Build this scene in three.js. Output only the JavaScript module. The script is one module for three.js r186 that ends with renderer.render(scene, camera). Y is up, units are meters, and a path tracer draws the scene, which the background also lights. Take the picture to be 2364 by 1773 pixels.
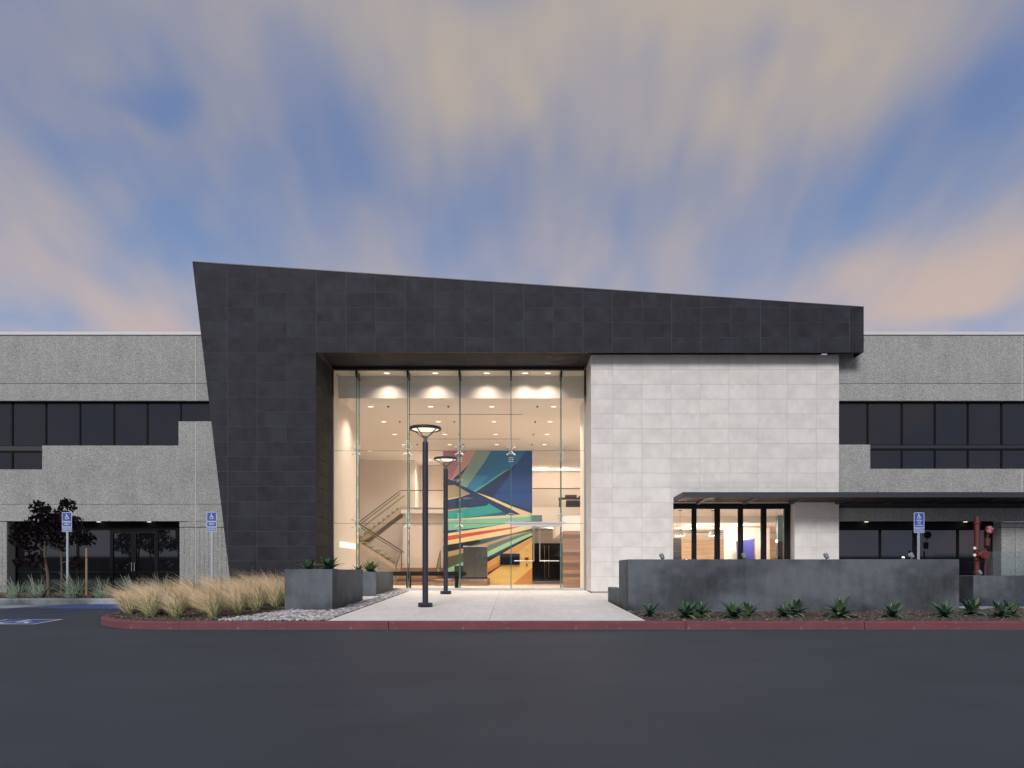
import * as THREE from 'three';
import { mergeGeometries } from 'three/addons/utils/BufferGeometryUtils.js';
import { RectAreaLightUniformsLib } from 'three/addons/lights/RectAreaLightUniformsLib.js';
import { RoundedBoxGeometry } from 'three/addons/geometries/RoundedBoxGeometry.js';

// ------------------------------------------------------------------ camera, sky, sun, exposure
const W = 1024, H = 768;
const scene = new THREE.Scene();
const EYE = 1.03;
const camera = new THREE.PerspectiveCamera(52.43, W / H, 0.1, 900);
camera.position.set(0, EYE, 0);
camera.lookAt(0, EYE, -10);
camera.setViewOffset(W, H, -1.7, -187.8, W, H);          // a shift lens: verticals stay vertical
const renderer = new THREE.WebGLRenderer();
renderer.setSize(W, H);
renderer.shadowMap.enabled = true;
renderer.toneMapping = THREE.LinearToneMapping;
const EXPOSURE = 1.75;
renderer.toneMappingExposure = EXPOSURE;
const sun = new THREE.DirectionalLight(new THREE.Color().setRGB(1, 0.97, 0.955), 1.34);
sun.position.set(-12, 34, 30);
sun.target.position.set(0, 2, -24);
sun.castShadow = true;
sun.shadow.radius = 30;
Object.assign(sun.shadow.camera, { left: -30, right: 30, top: 30, bottom: -30, far: 140 });
scene.add(sun, sun.target);

// ------------------------------------------------------------------ noise
function rng(seed) { let a = seed >>> 0; return () => { a = (a + 0x6D2B79F5) | 0; let t = Math.imul(a ^ (a >>> 15), 1 | a); t = (t + Math.imul(t ^ (t >>> 7), 61 | t)) ^ t; return ((t ^ (t >>> 14)) >>> 0) / 4294967296; }; }
const lerp = (a, b, t) => a + (b - a) * t, clamp = (x, a = 0, b = 1) => Math.min(b, Math.max(a, x));
const smooth = (a, b, x) => { const t = clamp((x - a) / (b - a)); return t * t * (3 - 2 * t); };
function hash(x, y, s) { let h = Math.imul(x, 374761393) + Math.imul(y, 668265263) + Math.imul(s, 2246822519); h = Math.imul(h ^ (h >>> 13), 1274126177); return ((h ^ (h >>> 16)) >>> 0) / 4294967296; }
function vnoise(x, y, px, py, s) {                        // periodic value noise, 0..1
  const ix = Math.floor(x), iy = Math.floor(y), fx = x - ix, fy = y - iy, u = fx * fx * (3 - 2 * fx), v = fy * fy * (3 - 2 * fy);
  const X0 = ((ix % px) + px) % px, X1 = (X0 + 1) % px, Y0 = ((iy % py) + py) % py, Y1 = (Y0 + 1) % py;
  return lerp(lerp(hash(X0, Y0, s), hash(X1, Y0, s), u), lerp(hash(X0, Y1, s), hash(X1, Y1, s), u), v);
}
function fbm(u, v, f, oct, s, fy = f) { let a = 0.5, sum = 0, n = 0; for (let i = 0; i < oct; i++) { sum += a * vnoise(u * f, v * fy, f, fy, s + i); n += a; a *= 0.5; f *= 2; fy *= 2; } return sum / n; }
const toS = (x) => { x = clamp(x); return Math.round(255 * (x <= 0.0031308 ? 12.92 * x : 1.055 * Math.pow(x, 1 / 2.4) - 0.055)); };
const toL = (b) => { const x = b / 255; return x <= 0.04045 ? x / 12.92 : Math.pow((x + 0.055) / 1.055, 2.4); };

// ------------------------------------------------------------------ sky: dusk, long streaked clouds over blue
function makeSky() {
  const w = 2048, h = 1024, d = new Float32Array(w * h * 4);
  // [azimuth deg (0 = the way the camera looks, + right), elevation deg, width, height, warmth]
  const deg = 180 / Math.PI;
  const g = (x, y, rx, ry, amp) => { const az = Math.atan((x - 1110) / 1684), el = Math.atan((1235 - y) / 1684 * Math.cos(az)); return [az * deg, el * deg, rx / 1684 * deg, ry / 1684 * deg, amp]; };
  const blobs = [
    g(990, 230, 90, 110, .7), g(1150, 210, 65, 90, .55), g(1640, 170, 260, 130, .38), g(1560, 280, 170, 60, .25), g(860, 90, 260, 110, .28), g(500, 330, 130, 190, .2),
    g(40, 480, 150, 150, .4), g(250, 655, 190, 70, .42), g(2150, 590, 130, 80, .75), g(1960, 650, 190, 50, .6), g(2160, 470, 110, 80, .35), g(1720, 610, 220, 55, .3),
    g(1420, 20, 560, 70, .4), g(140, 130, 130, 100, .2), g(1080, 560, 330, 60, .1), g(620, 530, 160, 90, .15),
    g(300, 200, 100, 45, -.7), g(200, 350, 130, 60, -.4), g(455, 525, 120, 60, -.7), g(1650, 110, 80, 55, -.45), g(2160, 160, 130, 90, -.5), g(2020, 350, 230, 150, -.5),
    g(690, 250, 130, 160, -.35), g(40, 690, 110, 40, -.6), g(2110, 705, 130, 28, -.5), g(1290, 430, 300, 80, -.2), g(90, 60, 260, 90, -.3), g(330, 60, 220, 80, -.25), g(560, 420, 200, 90, -.1), g(1850, 480, 200, 70, -.15), g(560, 690, 90, 30, .2), g(1950, 40, 330, 70, .4), g(900, 690, 300, 60, .1)];
  for (let j = 0; j < h; j++) {
    const el = ((j + 0.5) / h - 0.5) * Math.PI, y = Math.sin(el), e = el * deg;
    for (let i = 0; i < w; i++) {
      const ph = ((i + 0.5) / w - 0.5) * 2 * Math.PI, x = Math.cos(ph) * Math.cos(el), z = Math.sin(ph) * Math.cos(el), o = (j * w + i) * 4;
      const k = 1 / (Math.max(y, 0) + 0.42), px = (x * k + 40) / 64, pz = (z * k + 40) / 64;
      let m = 0.8 * (fbm(px, pz, 330, 3, 11, 220) - 0.5) + 0.6 * (fbm(px, pz, 760, 4, 31, 420) - 0.5) + 0.24 * (fbm(px, pz, 2300, 2, 37, 420) - 0.5) + 0.375;
      const az = Math.atan2(x, -z) * deg, wa = 5 * (fbm(px, pz, 700, 2, 51, 420) - .5), we = 4 * (fbm(px, pz, 700, 2, 57, 420) - .5);
      if (Math.abs(az) < 80 && e > -5) for (const b of blobs) { const q = ((az + wa - b[0]) / b[2]) ** 2 + ((e + we - b[1]) / b[3]) ** 2; if (q < 12) m += b[4] * .75 * Math.exp(-q); }
      const t = clamp(lerp(.10, .95, smooth(-.38, 1.28, m))), up = smooth(11, 30, e);
      const blue = [lerp(.22, .112, up), lerp(.365, .205, up), lerp(.61, .44, up)];
      const warm = [lerp(.63, .53, up), lerp(.485, .445, up), lerp(.445, .36, up)];
      const f = e < 0 ? smooth(-20, 0, e) : 1;
      for (let c = 0; c < 3; c++) d[o + c] = lerp(0.08, lerp(blue[c], warm[c], t), f) / 1.75 * 0.97;
      d[o + 3] = 1;
    }
  }
  const t = new THREE.DataTexture(d, w, h, THREE.RGBAFormat, THREE.FloatType);
  t.mapping = THREE.EquirectangularReflectionMapping; t.magFilter = t.minFilter = THREE.LinearFilter; t.wrapS = THREE.RepeatWrapping; t.needsUpdate = true;
  return t;
}
scene.background = makeSky();
scene.environment = scene.background;

// ------------------------------------------------------------------ textures and materials
function tex(n, metres, fn, data = false) {               // fn(u, v, i, j) -> linear [r, g, b] (or a height 0..1 when data)
  const d = new Uint8Array(n * n * 4);
  for (let j = 0; j < n; j++) for (let i = 0; i < n; i++) {
    const c = fn(i / n, j / n, i, j), o = (j * n + i) * 4;
    if (data) d[o] = d[o + 1] = d[o + 2] = Math.round(255 * clamp(c)); else for (let k = 0; k < 3; k++) d[o + k] = toS(c[k]);
    d[o + 3] = 255;
  }
  const t = new THREE.DataTexture(d, n, n);
  t.wrapS = t.wrapT = THREE.RepeatWrapping; t.magFilter = t.minFilter = THREE.LinearFilter;
  if (!data) t.colorSpace = THREE.SRGBColorSpace;
  t.repeat.set(1 / metres, 1 / metres); t.needsUpdate = true;
  return t;
}
const rgb = (r, g, b) => new THREE.Color().setRGB(r, g, b);
const std = (c, roughness = 0.8, o = {}) => new THREE.MeshStandardMaterial({ color: Array.isArray(c) ? rgb(...c) : c, roughness, ...o });
const sc = (c, k) => c.map((x) => x * k);
const asphaltT = tex(1024, 5, (u, v, i, j) => { const a = fbm(u, v, 6, 4, 5), s = hash(i, j, 3), k = 0.66 + 0.35 * a + .3 * fbm(u, v, 2, 3, 17, 3) + (fbm(u, v, 10, 2, 23) > .8 ? -.12 : 0) + (s > .97 ? .5 : s < .06 ? -.25 : (s - .5) * .3); return sc([.035, .0425, .054], k); });
const asphaltB = tex(512, 1.2, (u, v, i, j) => .5 * hash(i, j, 9) + .5 * fbm(u, v, 60, 2, 8), true);
const aggT = tex(1024, 3.2, (u, v, i, j) => {
  const s = vnoise(u * 300, v * 300, 300, 300, 2), c = hash(Math.floor(u * 400), Math.floor(v * 400), 6), k = 0.86 + .22 * (fbm(u, v, 5, 4, 1) - .5) + .16 * (fbm(u, v, 16, 3, 13, 2) - .5);
  let b = .375 * k * (0.75 + .5 * s); const e = hash(Math.floor(u * 160), Math.floor(v * 160), 8); if (e > .95) b *= 1.3; if (e < .05) b *= .68; if (c > .9) b *= 1.7; if (c < .08) b *= .35; else if (c < .16) b *= .62;
  return [b * (.985 + .05 * (hash(i >> 2, j >> 2, 4) - .5)), b, b * (.965 + .05 * (hash(i >> 2, j >> 2, 5) - .5))];
});
const aggB = tex(512, 1.6, (u, v) => vnoise(u * 170, v * 170, 170, 170, 2), true);
const cloudy = (base, amt, s, fine = .12) => (u, v, i, j) => { const a = fbm(u, v, 9, 4, s), b = fbm(u, v, 30, 3, s + 9, 14), k = 1 + amt * (a - .5) * 2 + amt * .6 * (b - .5) + fine * (hash(i, j, s) - .5); return sc(base, Math.max(.3, k)); };
const darkT = tex(1024, 3, cloudy([.0195, .0205, .028], .55, 21, .3));
const paleT = tex(1024, 3, cloudy([.635, .614, .585], .14, 41, .05));
const castT = tex(1024, 5, (u, v, i, j) => { const a = smooth(.34, .68, fbm(u, v, 4, 4, 61, 6)), b = fbm(u, v, 40, 3, 66, 12), c = fbm(u, v, 130, 2, 70), k = 1 + .95 * (a - .5) + .5 * (b - .5) + .25 * (c - .5) + .1 * (hash(i, j, 7) - .5); return sc([.075, .086, .098], Math.max(.3, k)); });
const pavT = tex(1024, 4, (u, v, i, j) => { const a = fbm(u, v, 4, 5, 81), b = fbm(u, v, 50, 2, 86, 8), k = 1 + .22 * (a - .5) + .14 * (b - .5) + .1 * (hash(i, j, 4) - .5); return sc([.82, .785, .74], k); });
const woodT = tex(512, 1.5, (u, v, i, j) => { const g = fbm(u, v, 3, 4, 91, 60), h = fbm(u, v, 8, 3, 95, 200), k = .65 + .5 * g + .35 * (h - .5); return sc([.29, .185, .125], k); });
const mulchT = tex(512, 1.0, (u, v, i, j) => { const a = vnoise(u * 60, v * 60, 60, 60, 3), b = vnoise(u * 130, v * 40, 130, 40, 5), k = .4 + .8 * a * b + .9 * (b > .78 ? 1 : 0) * a; return sc([.12, .09, .068], k); });
const redT = tex(512, 2, (u, v, i, j) => { const a = fbm(u, v, 8, 4, 33), b = fbm(u, v, 70, 2, 35), k = 1 + .35 * (a - .5) + .15 * (hash(i, j, 2) - .5), c = sc([.15, .046, .056], k); return b > .835 ? [.26, .2, .2] : sc(c, .9 + .25 * fbm(u, v, 3, 2, 44, 30)); });
const M = {
  asphalt: std(0xffffff, .66, { map: asphaltT, bumpMap: asphaltB, bumpScale: .004 }),
  agg: std(0xffffff, .92, { map: aggT, bumpMap: aggB, bumpScale: .0012 }),
  aggBack: std([.05, .05, .052], .95),
  dark: [[1, 1, 1], [.93, .93, .95], [1.06, 1.06, 1.07], [.97, .96, .96], [1.03, 1.04, 1.07]].map((c) => new THREE.MeshPhysicalMaterial({ color: rgb(...c), roughness: .7, specularIntensity: .6, map: darkT })),
  darkJoint: std([.085, .09, .10], .9),
  pale: [[1, 1, 1], [.993, .993, .995], [1.007, 1.005, 1.002], [.995, .993, .99]].map((c) => std(c, .7, { map: paleT })),
  paleJoint: std([.30, .29, .28], .95),
  cast: std(0xffffff, .85, { map: castT }),
  pav: std(0xffffff, .88, { map: pavT }),
  joint: std([.12, .11, .10], .95),
  wood: [[1, 1, 1], [.78, .74, .72], [1.2, 1.15, 1.1], [.62, .58, .56], [1.05, .95, .88]].map((c) => std(c, .6, { map: woodT })),
  mulch: std(0xffffff, .98, { map: mulchT, bumpMap: mulchT, bumpScale: .02 }),
  red: std(0xffffff, .72, { map: redT }),
  blackMetal: std([.016, .017, .021], .42),
  lampMetal: std([.022, .025, .040], .42),
  canopyMetal: std([.026, .030, .040], .55),
  steel: std([.62, .62, .61], .28, { metalness: 1 }),
  brushed: std([.20, .185, .16], .26, { metalness: 1 }),
  alu: std([.55, .56, .58], .4, { metalness: .7 }),
  galv: std([.42, .46, .50], .5, { metalness: .5 }),
  groundGlass: new THREE.MeshPhysicalMaterial({ color: rgb(.006, .007, .009), roughness: .03, ior: 1.95 }),
  darkGlass: new THREE.MeshPhysicalMaterial({ color: rgb(.010, .011, .015), roughness: .03, ior: 1.62 }),
  pane: new THREE.MeshPhysicalMaterial({ color: rgb(.97, .985, .975), roughness: 0, transmission: 1, thickness: 0, ior: 1.62, side: THREE.DoubleSide }),
  fin: new THREE.MeshPhysicalMaterial({ color: rgb(.72, .86, .80), roughness: 0, transmission: 1, thickness: 0, ior: 1.5, side: THREE.DoubleSide }),
  finEdge: std([.06, .17, .16], .25),
  guard: new THREE.MeshPhysicalMaterial({ color: rgb(.93, .96, .94), roughness: 0, transmission: 1, thickness: 0, ior: 1.5, side: THREE.DoubleSide }),
  blueGuard: new THREE.MeshPhysicalMaterial({ color: rgb(.72, .80, .84), roughness: .02, transmission: .95, thickness: 0, ior: 1.35, side: THREE.DoubleSide }),
  frame: new THREE.MeshPhysicalMaterial({ color: rgb(.007, .007, .008), roughness: .6, specularIntensity: .3 }),
  plaster: std([.74, .70, .65], .92),
  plasterWarm: std([.74, .68, .62], .92),
  whiteCap: std([.60, .60, .60], .5),
  floor: std([.55, .48, .40], .4),
  black: std([.008, .008, .009], .5),
  redPipe: std([.115, .024, .022], .5),
  white: std([.75, .75, .74], .5),
  concreteKerb: std(0xffffff, .9, { map: castT, color: rgb(2.6, 2.55, 2.5) }),
  glow: std([.8, .8, .8], .5, { emissive: rgb(1, .86, .66), emissiveIntensity: .9 }),
  lens: std([.25, .25, .25], .5, { emissive: rgb(1, .86, .64), emissiveIntensity: .62 }),
};
const WARM = rgb(1, .80, .645);

// ------------------------------------------------------------------ builders (X right, Y up, D metres in front of the camera plane)
const V = (X, Y, D) => new THREE.Vector3(X, Y, -D);
function metreUV(g, ou = 0, ov = 0) {                      // box-projected uv in metres
  g = g.index ? g.toNonIndexed() : g;
  const p = g.attributes.position, uv = new Float32Array(p.count * 2), a = new THREE.Vector3(), b = new THREE.Vector3(), c = new THREE.Vector3(), n = new THREE.Vector3();
  for (let i = 0; i < p.count; i += 3) {
    a.fromBufferAttribute(p, i); b.fromBufferAttribute(p, i + 1); c.fromBufferAttribute(p, i + 2);
    n.subVectors(b, a).cross(c.clone().sub(a)); const ax = Math.abs(n.x), ay = Math.abs(n.y), az = Math.abs(n.z);
    [a, b, c].forEach((q, k) => { const [u, v] = az >= ax && az >= ay ? [q.x, q.y] : ax >= ay ? [q.z, q.y] : [q.x, q.z]; uv[(i + k) * 2] = u + ou; uv[(i + k) * 2 + 1] = v + ov; });
  }
  g.setAttribute('uv', new THREE.BufferAttribute(uv, 2));
  return g;
}
function bx(x0, x1, y0, y1, D0, D1, ou = 0, ov = 0) { const g = new THREE.BoxGeometry(x1 - x0, y1 - y0, D1 - D0); g.translate((x0 + x1) / 2, (y0 + y1) / 2, -(D0 + D1) / 2); return metreUV(g, ou, ov); }
function rbx(x0, x1, y0, y1, D0, D1, r = .015) { const g = new RoundedBoxGeometry(x1 - x0, y1 - y0, D1 - D0, 2, r); g.translate((x0 + x1) / 2, (y0 + y1) / 2, -(D0 + D1) / 2); return metreUV(g); }
function cyl(X, Y, D, r0, r1, h, n = 20, open = false) { const g = new THREE.CylinderGeometry(r1, r0, h, n, 1, open); g.translate(X, Y + h / 2, -D); return g; }
function bar(a, b, r, n = 8) { const d = b.clone().sub(a), g = new THREE.CylinderGeometry(r, r, d.length(), n); g.applyQuaternion(new THREE.Quaternion().setFromUnitVectors(new THREE.Vector3(0, 1, 0), d.clone().normalize())); const m = a.clone().add(b).multiplyScalar(.5); g.translate(m.x, m.y, m.z); return g; }
function beam(a, b, w, h) { const d = b.clone().sub(a), g = new THREE.BoxGeometry(w, d.length(), h); g.applyQuaternion(new THREE.Quaternion().setFromUnitVectors(new THREE.Vector3(0, 1, 0), d.clone().normalize())); const m = a.clone().add(b).multiplyScalar(.5); g.translate(m.x, m.y, m.z); return g; }
function merge(list) { return mergeGeometries(list.map((g) => { const q = g.index ? g.toNonIndexed() : g.clone(); for (const k of Object.keys(q.attributes)) if (!['position', 'normal', 'uv'].includes(k)) q.deleteAttribute(k); return q; })); }
function poly(pts, D0, D1, ou = 0, ov = 0) { const s = new THREE.Shape(pts.map(([x, y]) => new THREE.Vector2(x, y))), g = new THREE.ExtrudeGeometry(s, { depth: D1 - D0, bevelEnabled: false }); g.translate(0, 0, -D1); return metreUV(g, ou, ov); }
function side(pts, x0, x1) {                               // a profile in (D, Y), extruded along X
  const s = new THREE.Shape(pts.map(([d, y]) => new THREE.Vector2(d, y))), g = new THREE.ExtrudeGeometry(s, { depth: x1 - x0, bevelEnabled: false });
  g.rotateY(Math.PI / 2); g.translate(x0, 0, 0); return metreUV(g);
}
function plan(pts, y0, y1) { const s = new THREE.Shape(pts.map(([x, d]) => new THREE.Vector2(x, d))), g = new THREE.ExtrudeGeometry(s, { depth: y1 - y0, bevelEnabled: false }); g.rotateX(-Math.PI / 2); g.translate(0, y0, 0); return metreUV(g); }

const taken = {};
const numbered = (n) => { const k = taken[n] = (taken[n] ?? -1) + 1; return k ? `${n}_${String(k).padStart(3, '0')}` : n; };
function shade(m) { m.castShadow = m.receiveShadow = true; return m; }
function tag(o, label, category, group, kind = 'thing') { o.userData = { label, category, kind }; if (group) o.userData.group = group; return o; }
function thing(name, label, category, at = [0, 0, 0], group, turn = 0) { const o = new THREE.Group(); o.name = numbered(name); o.position.copy(V(...at)); o.rotation.y = turn; scene.add(o); return tag(o, label, category, group); }
function struct(name, geo, mat) { const m = shade(new THREE.Mesh(geo, mat)); m.name = numbered(name); m.userData.kind = 'structure'; scene.add(m); return m; }
function structGroup(name) { const g = new THREE.Group(); g.name = numbered(name); g.userData.kind = 'structure'; scene.add(g); return g; }
function base(o) { const p = new THREE.Vector3(); for (let q = o; q && q !== scene; q = q.parent) p.add(q.position); return p; }
function part(parent, name, geo, mat) { const m = shade(new THREE.Mesh(geo, mat)); m.name = name; m.position.copy(base(parent)).negate(); parent.add(m); return m; }   // geo in scene metres
function local(parent, name, geo, mat) { const m = shade(new THREE.Mesh(geo, mat)); m.name = name; parent.add(m); return m; }                                              // geo in the thing's own metres
function group(parent, name) { const g = new THREE.Group(); g.name = name; parent.add(g); return g; }
function solo(name, geo, mat, label, category, grp) { const m = shade(new THREE.Mesh(geo, mat)); m.name = numbered(name); scene.add(m); return tag(m, label, category, grp); }
function twin(o, label, at) { const c = o.clone(); c.name = numbered(o.name.replace(/_\d{3}$/, '')); c.userData = { ...o.userData, label }; if (at) c.position.copy(V(...at)); scene.add(c); return c; }
const ORD = ['first', 'second', 'third', 'fourth', 'fifth', 'sixth', 'seventh', 'eighth', 'ninth', 'tenth', 'eleventh', 'twelfth'];
function canvas(w, h) { const c = document.createElement('canvas'); c.width = w; c.height = h; return [c, c.getContext('2d')]; }
function print(c) { const t = new THREE.CanvasTexture(c); t.colorSpace = THREE.SRGBColorSpace; return t; }
function spot(at, to, intensity, angle, penumbra = .6, radius = 3, color = WARM) { const l = new THREE.SpotLight(color, intensity, 0, angle, penumbra); l.position.copy(V(...at)); l.target.position.copy(V(...to)); l.castShadow = true; l.shadow.radius = radius; scene.add(l, l.target); return l; }
RectAreaLightUniformsLib.init();
function panel(at, w, h, intensity, color = WARM) { const l = new THREE.RectAreaLight(color, intensity, w, h); l.position.copy(V(...at)); l.lookAt(at[0], at[1] - 1, -at[2]); scene.add(l); return l; }
function lamp(at, intensity, radius = 3, color = WARM) { const l = new THREE.PointLight(color, intensity); l.position.copy(V(...at)); l.castShadow = true; l.shadow.radius = radius; scene.add(l); return l; }

// ------------------------------------------------------------------ ground, kerbs, pavement, beds
const hAsphalt = (D) => 0.2 * clamp((D - 14.2) / 5.7);
const yP = (D) => 0.15 + 0.0229 * (D - 13.85);             // the pavement climbs gently to the doors
function sheet(xs, ds, h, jitter = 0) {
  const p = [], uv = [], idx = [];
  for (const d of ds) for (const x of xs) { p.push(x, h(x, d), -d); uv.push(x, d); }
  for (let j = 0; j < ds.length - 1; j++) for (let i = 0; i < xs.length - 1; i++) { const a = j * xs.length + i, b = a + 1, c = a + xs.length, e = c + 1; idx.push(a, b, c, b, e, c); }
  const g = new THREE.BufferGeometry(); g.setAttribute('position', new THREE.Float32BufferAttribute(p, 3)); g.setAttribute('uv', new THREE.Float32BufferAttribute(uv, 2)); g.setIndex(idx); g.computeVertexNormals(); return g;
}
const steps = (a, b, n) => Array.from({ length: n + 1 }, (_, i) => a + (b - a) * i / n);
struct('ground', sheet([-400, -60, -20, 0, 20, 60, 400], [-400, -60, 0, 8, 14.2, 15.2, 16.2, 17.2, 18.2, 19.9, 30, 80, 500], (x, d) => hAsphalt(d)), M.asphalt);

// red kerb: straight front run, rounded nose at the left, cast in lengths with open joints
{
  const k = structGroup('kerb');
  const xs = [-5.95, -2.225, 3.06, 6.23, 10.4, 14.6, 21];
  for (let i = 0; i < xs.length - 1; i++) {
    const g = side([[13.85, -.05], [13.85, .12], [13.88, .15], [14.0, .153], [14.0, -.05]], xs[i] + .006, xs[i + 1] - .006);
    local(k, 'kerb_length', g, M.red);
  }
  const arc = [], R = 2.3, cx = -5.95, cd = 16.15;         // the nose
  for (let i = 0; i <= 14; i++) { const a = i / 14 * Math.PI / 2; arc.push([cx - R * Math.sin(a), cd - R * Math.cos(a)]); }
  for (let i = 1; i <= 4; i++) arc.push([cx - R - .02 * i, cd + i * .9]);
  const ring = (pts, o) => pts.map(([x, d], i) => { const p = pts[Math.max(0, i - 1)], q = pts[Math.min(pts.length - 1, i + 1)], tx = q[0] - p[0], td = q[1] - p[1], l = Math.hypot(tx, td); return [x - td / l * -o * -1 * -1, d + tx / l * o * -1]; });
  const run = (pts) => {                                    // outer edge pts, .15 wide inwards
    const P = [], I = [], inner = pts.map(([x, d], i) => { const p = pts[Math.max(0, i - 1)], q = pts[Math.min(pts.length - 1, i + 1)], tx = q[0] - p[0], td = q[1] - p[1], l = Math.hypot(tx, td); return [td / l, -tx / l]; });
    pts.forEach(([x, d], i) => { const [nx, nd] = inner[i]; for (const [o, y] of [[0, -.05], [0, .12], [.03, .15], [.15, .153], [.15, -.05]]) P.push(x + nx * o, y + hAsphalt(d) * .6, -(d + nd * o)); });
    for (let i = 0; i < pts.length - 1; i++) for (let j = 0; j < 4; j++) { const a = i * 5 + j, b = a + 1, c = a + 5, e = c + 1; I.push(a, c, b, b, c, e); }
    const g = new THREE.BufferGeometry(); g.setAttribute('position', new THREE.Float32BufferAttribute(P, 3)); g.setIndex(I); const q = g.toNonIndexed(); q.computeVertexNormals(); return metreUV(q);
  };
  local(k, 'kerb_length', run(arc.slice(0, 9)), M.red);
  local(k, 'kerb_length', run(arc.slice(8)), M.red);
}
// grey kerb and gutter at the back left, in front of the left wing's bed
{
  const k = structGroup('kerb');
  for (const [a, b] of [[-24, -18.1], [-18.08, -13.2], [-13.18, -8.2]]) local(k, 'kerb_length', side([[19.9, .1], [19.9, .31], [19.93, .35], [20.07, .352], [20.07, .1]], a, b), M.concreteKerb);
  struct('gutter', plan([[-24, 18.6], [-12.1, 18.6], [-10.9, 19.9], [-24, 19.9]], 0, .001).translate(0, 0, 0), M.concreteKerb);
  const gg = scene.children[scene.children.length - 1].geometry, p = gg.attributes.position; for (let i = 0; i < p.count; i++) p.setY(i, p.getY(i) + hAsphalt(-p.getZ(i)) + .004);
  local(k, 'kerb_length', side([[17.3, .0], [17.3, .26], [17.45, .262], [17.45, .0]], 9.5, 24), M.concreteKerb);
}
// painted accessible bay: blue ramp, blue hatching, blue square with the wheelchair symbol
const blueP = std([.035, .075, .22], .8), whiteP = std([.42, .42, .43], .8);
function paint(pts, mat, lift = .004) { const g = plan(pts, 0, .001), p = g.attributes.position; for (let i = 0; i < p.count; i++) p.setY(i, hAsphalt(-p.getZ(i)) + lift + (p.getY(i) > .0005 ? .001 : 0)); g.computeVertexNormals(); return struct('road_marking', g, mat); }
paint([[-11.9, 18.5], [-8.45, 18.35], [-8.45, 19.88], [-10.7, 19.88]], blueP, .008);
for (let i = 0; i < 4; i++) { const x = -9.1 - i * 1.15; paint([[x - 1.1, 15.95], [x - .98, 15.95], [x + .02, 18.35], [x - .1, 18.35]], blueP); }
paint([[-14.2, 15.8], [-9.9, 15.8], [-9.9, 15.9], [-14.2, 15.9]], blueP, .008);
paint([[9.6, 18.6], [24, 18.9], [24, 20.4], [9.6, 20.4]], blueP, .004);
paint([[12.9, 17.75], [24, 17.75], [24, 17.85], [12.9, 17.85]], blueP, .004);
paint([[12.6, 18.4], [24, 18.4], [24, 18.5], [12.6, 18.5]], whiteP, .008);
function wheelchair(x, c, s) {                             // the access symbol
  x.save(); x.translate(c[0], c[1]); x.scale(s, s); x.lineCap = 'round'; x.lineJoin = 'round';
  x.beginPath(); x.arc(-3, -41, 7, 0, 7); x.fill(); x.lineWidth = 8;
  x.beginPath(); x.moveTo(-4, -31); x.lineTo(-2, 4); x.lineTo(20, 4); x.lineTo(31, 30); x.lineTo(40, 26); x.stroke();
  x.beginPath(); x.moveTo(-3, -14); x.lineTo(17, -14); x.stroke();
  x.lineWidth = 7; x.beginPath(); x.arc(0, 18, 24, Math.PI * 1.28, Math.PI * .12, true); x.stroke(); x.restore();
}
{
  const [c, x] = canvas(256, 256); x.fillStyle = '#c9ccd6'; x.fillRect(0, 0, 256, 256); x.fillStyle = '#3c5288'; x.fillRect(12, 12, 232, 232); x.fillStyle = x.strokeStyle = '#c9ccd6'; wheelchair(x, [124, 132], 2.1);
  const g = new THREE.PlaneGeometry(1.15, 1.0, 1, 4); g.rotateX(-Math.PI / 2); g.translate(-9.72, 0, -15.35); const p = g.attributes.position; for (let i = 0; i < p.count; i++) p.setY(i, hAsphalt(-p.getZ(i)) + .008); struct('road_marking', g, std(0xffffff, .8, { map: print(c) }));
}
// pavement: big pale slabs with open joints over a dark base
{
  const pv = structGroup('pavement');
  const slab = (x0, x1, d0, d1, top = 0) => { const g = new THREE.BoxGeometry(x1 - x0, .1, d1 - d0); g.translate((x0 + x1) / 2, 0, -(d0 + d1) / 2); const p = g.attributes.position; for (let i = 0; i < p.count; i++) p.setY(i, p.getY(i) - .05 + yP(-p.getZ(i)) + top); return metreUV(g, x0 * .7, d0); };
  local(pv, 'joint_bed', slab(-3.34, 2.34, 14.0, 25.58, -.012), M.joint);
  for (const [a, b] of [[14.003, 17.9], [17.908, 21.7], [21.708, 25.58]]) { local(pv, 'slab', slab(-3.35, -.454, a, b), M.pav); local(pv, 'slab', slab(-.446, 2.37, a, b), M.pav); }
  for (const [a, b] of [[2.38, 5.9], [5.908, 9.5]]) local(pv, 'slab', slab(a, b, 20.1, 23.93), M.pav);
  local(pv, 'slab', slab(-6.0, -3.36, 25.15, 25.58), M.pav);
  local(pv, 'slab', slab(-5.2, -3.75, 19.75, 22.35, -.01), M.pav);
}
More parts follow.
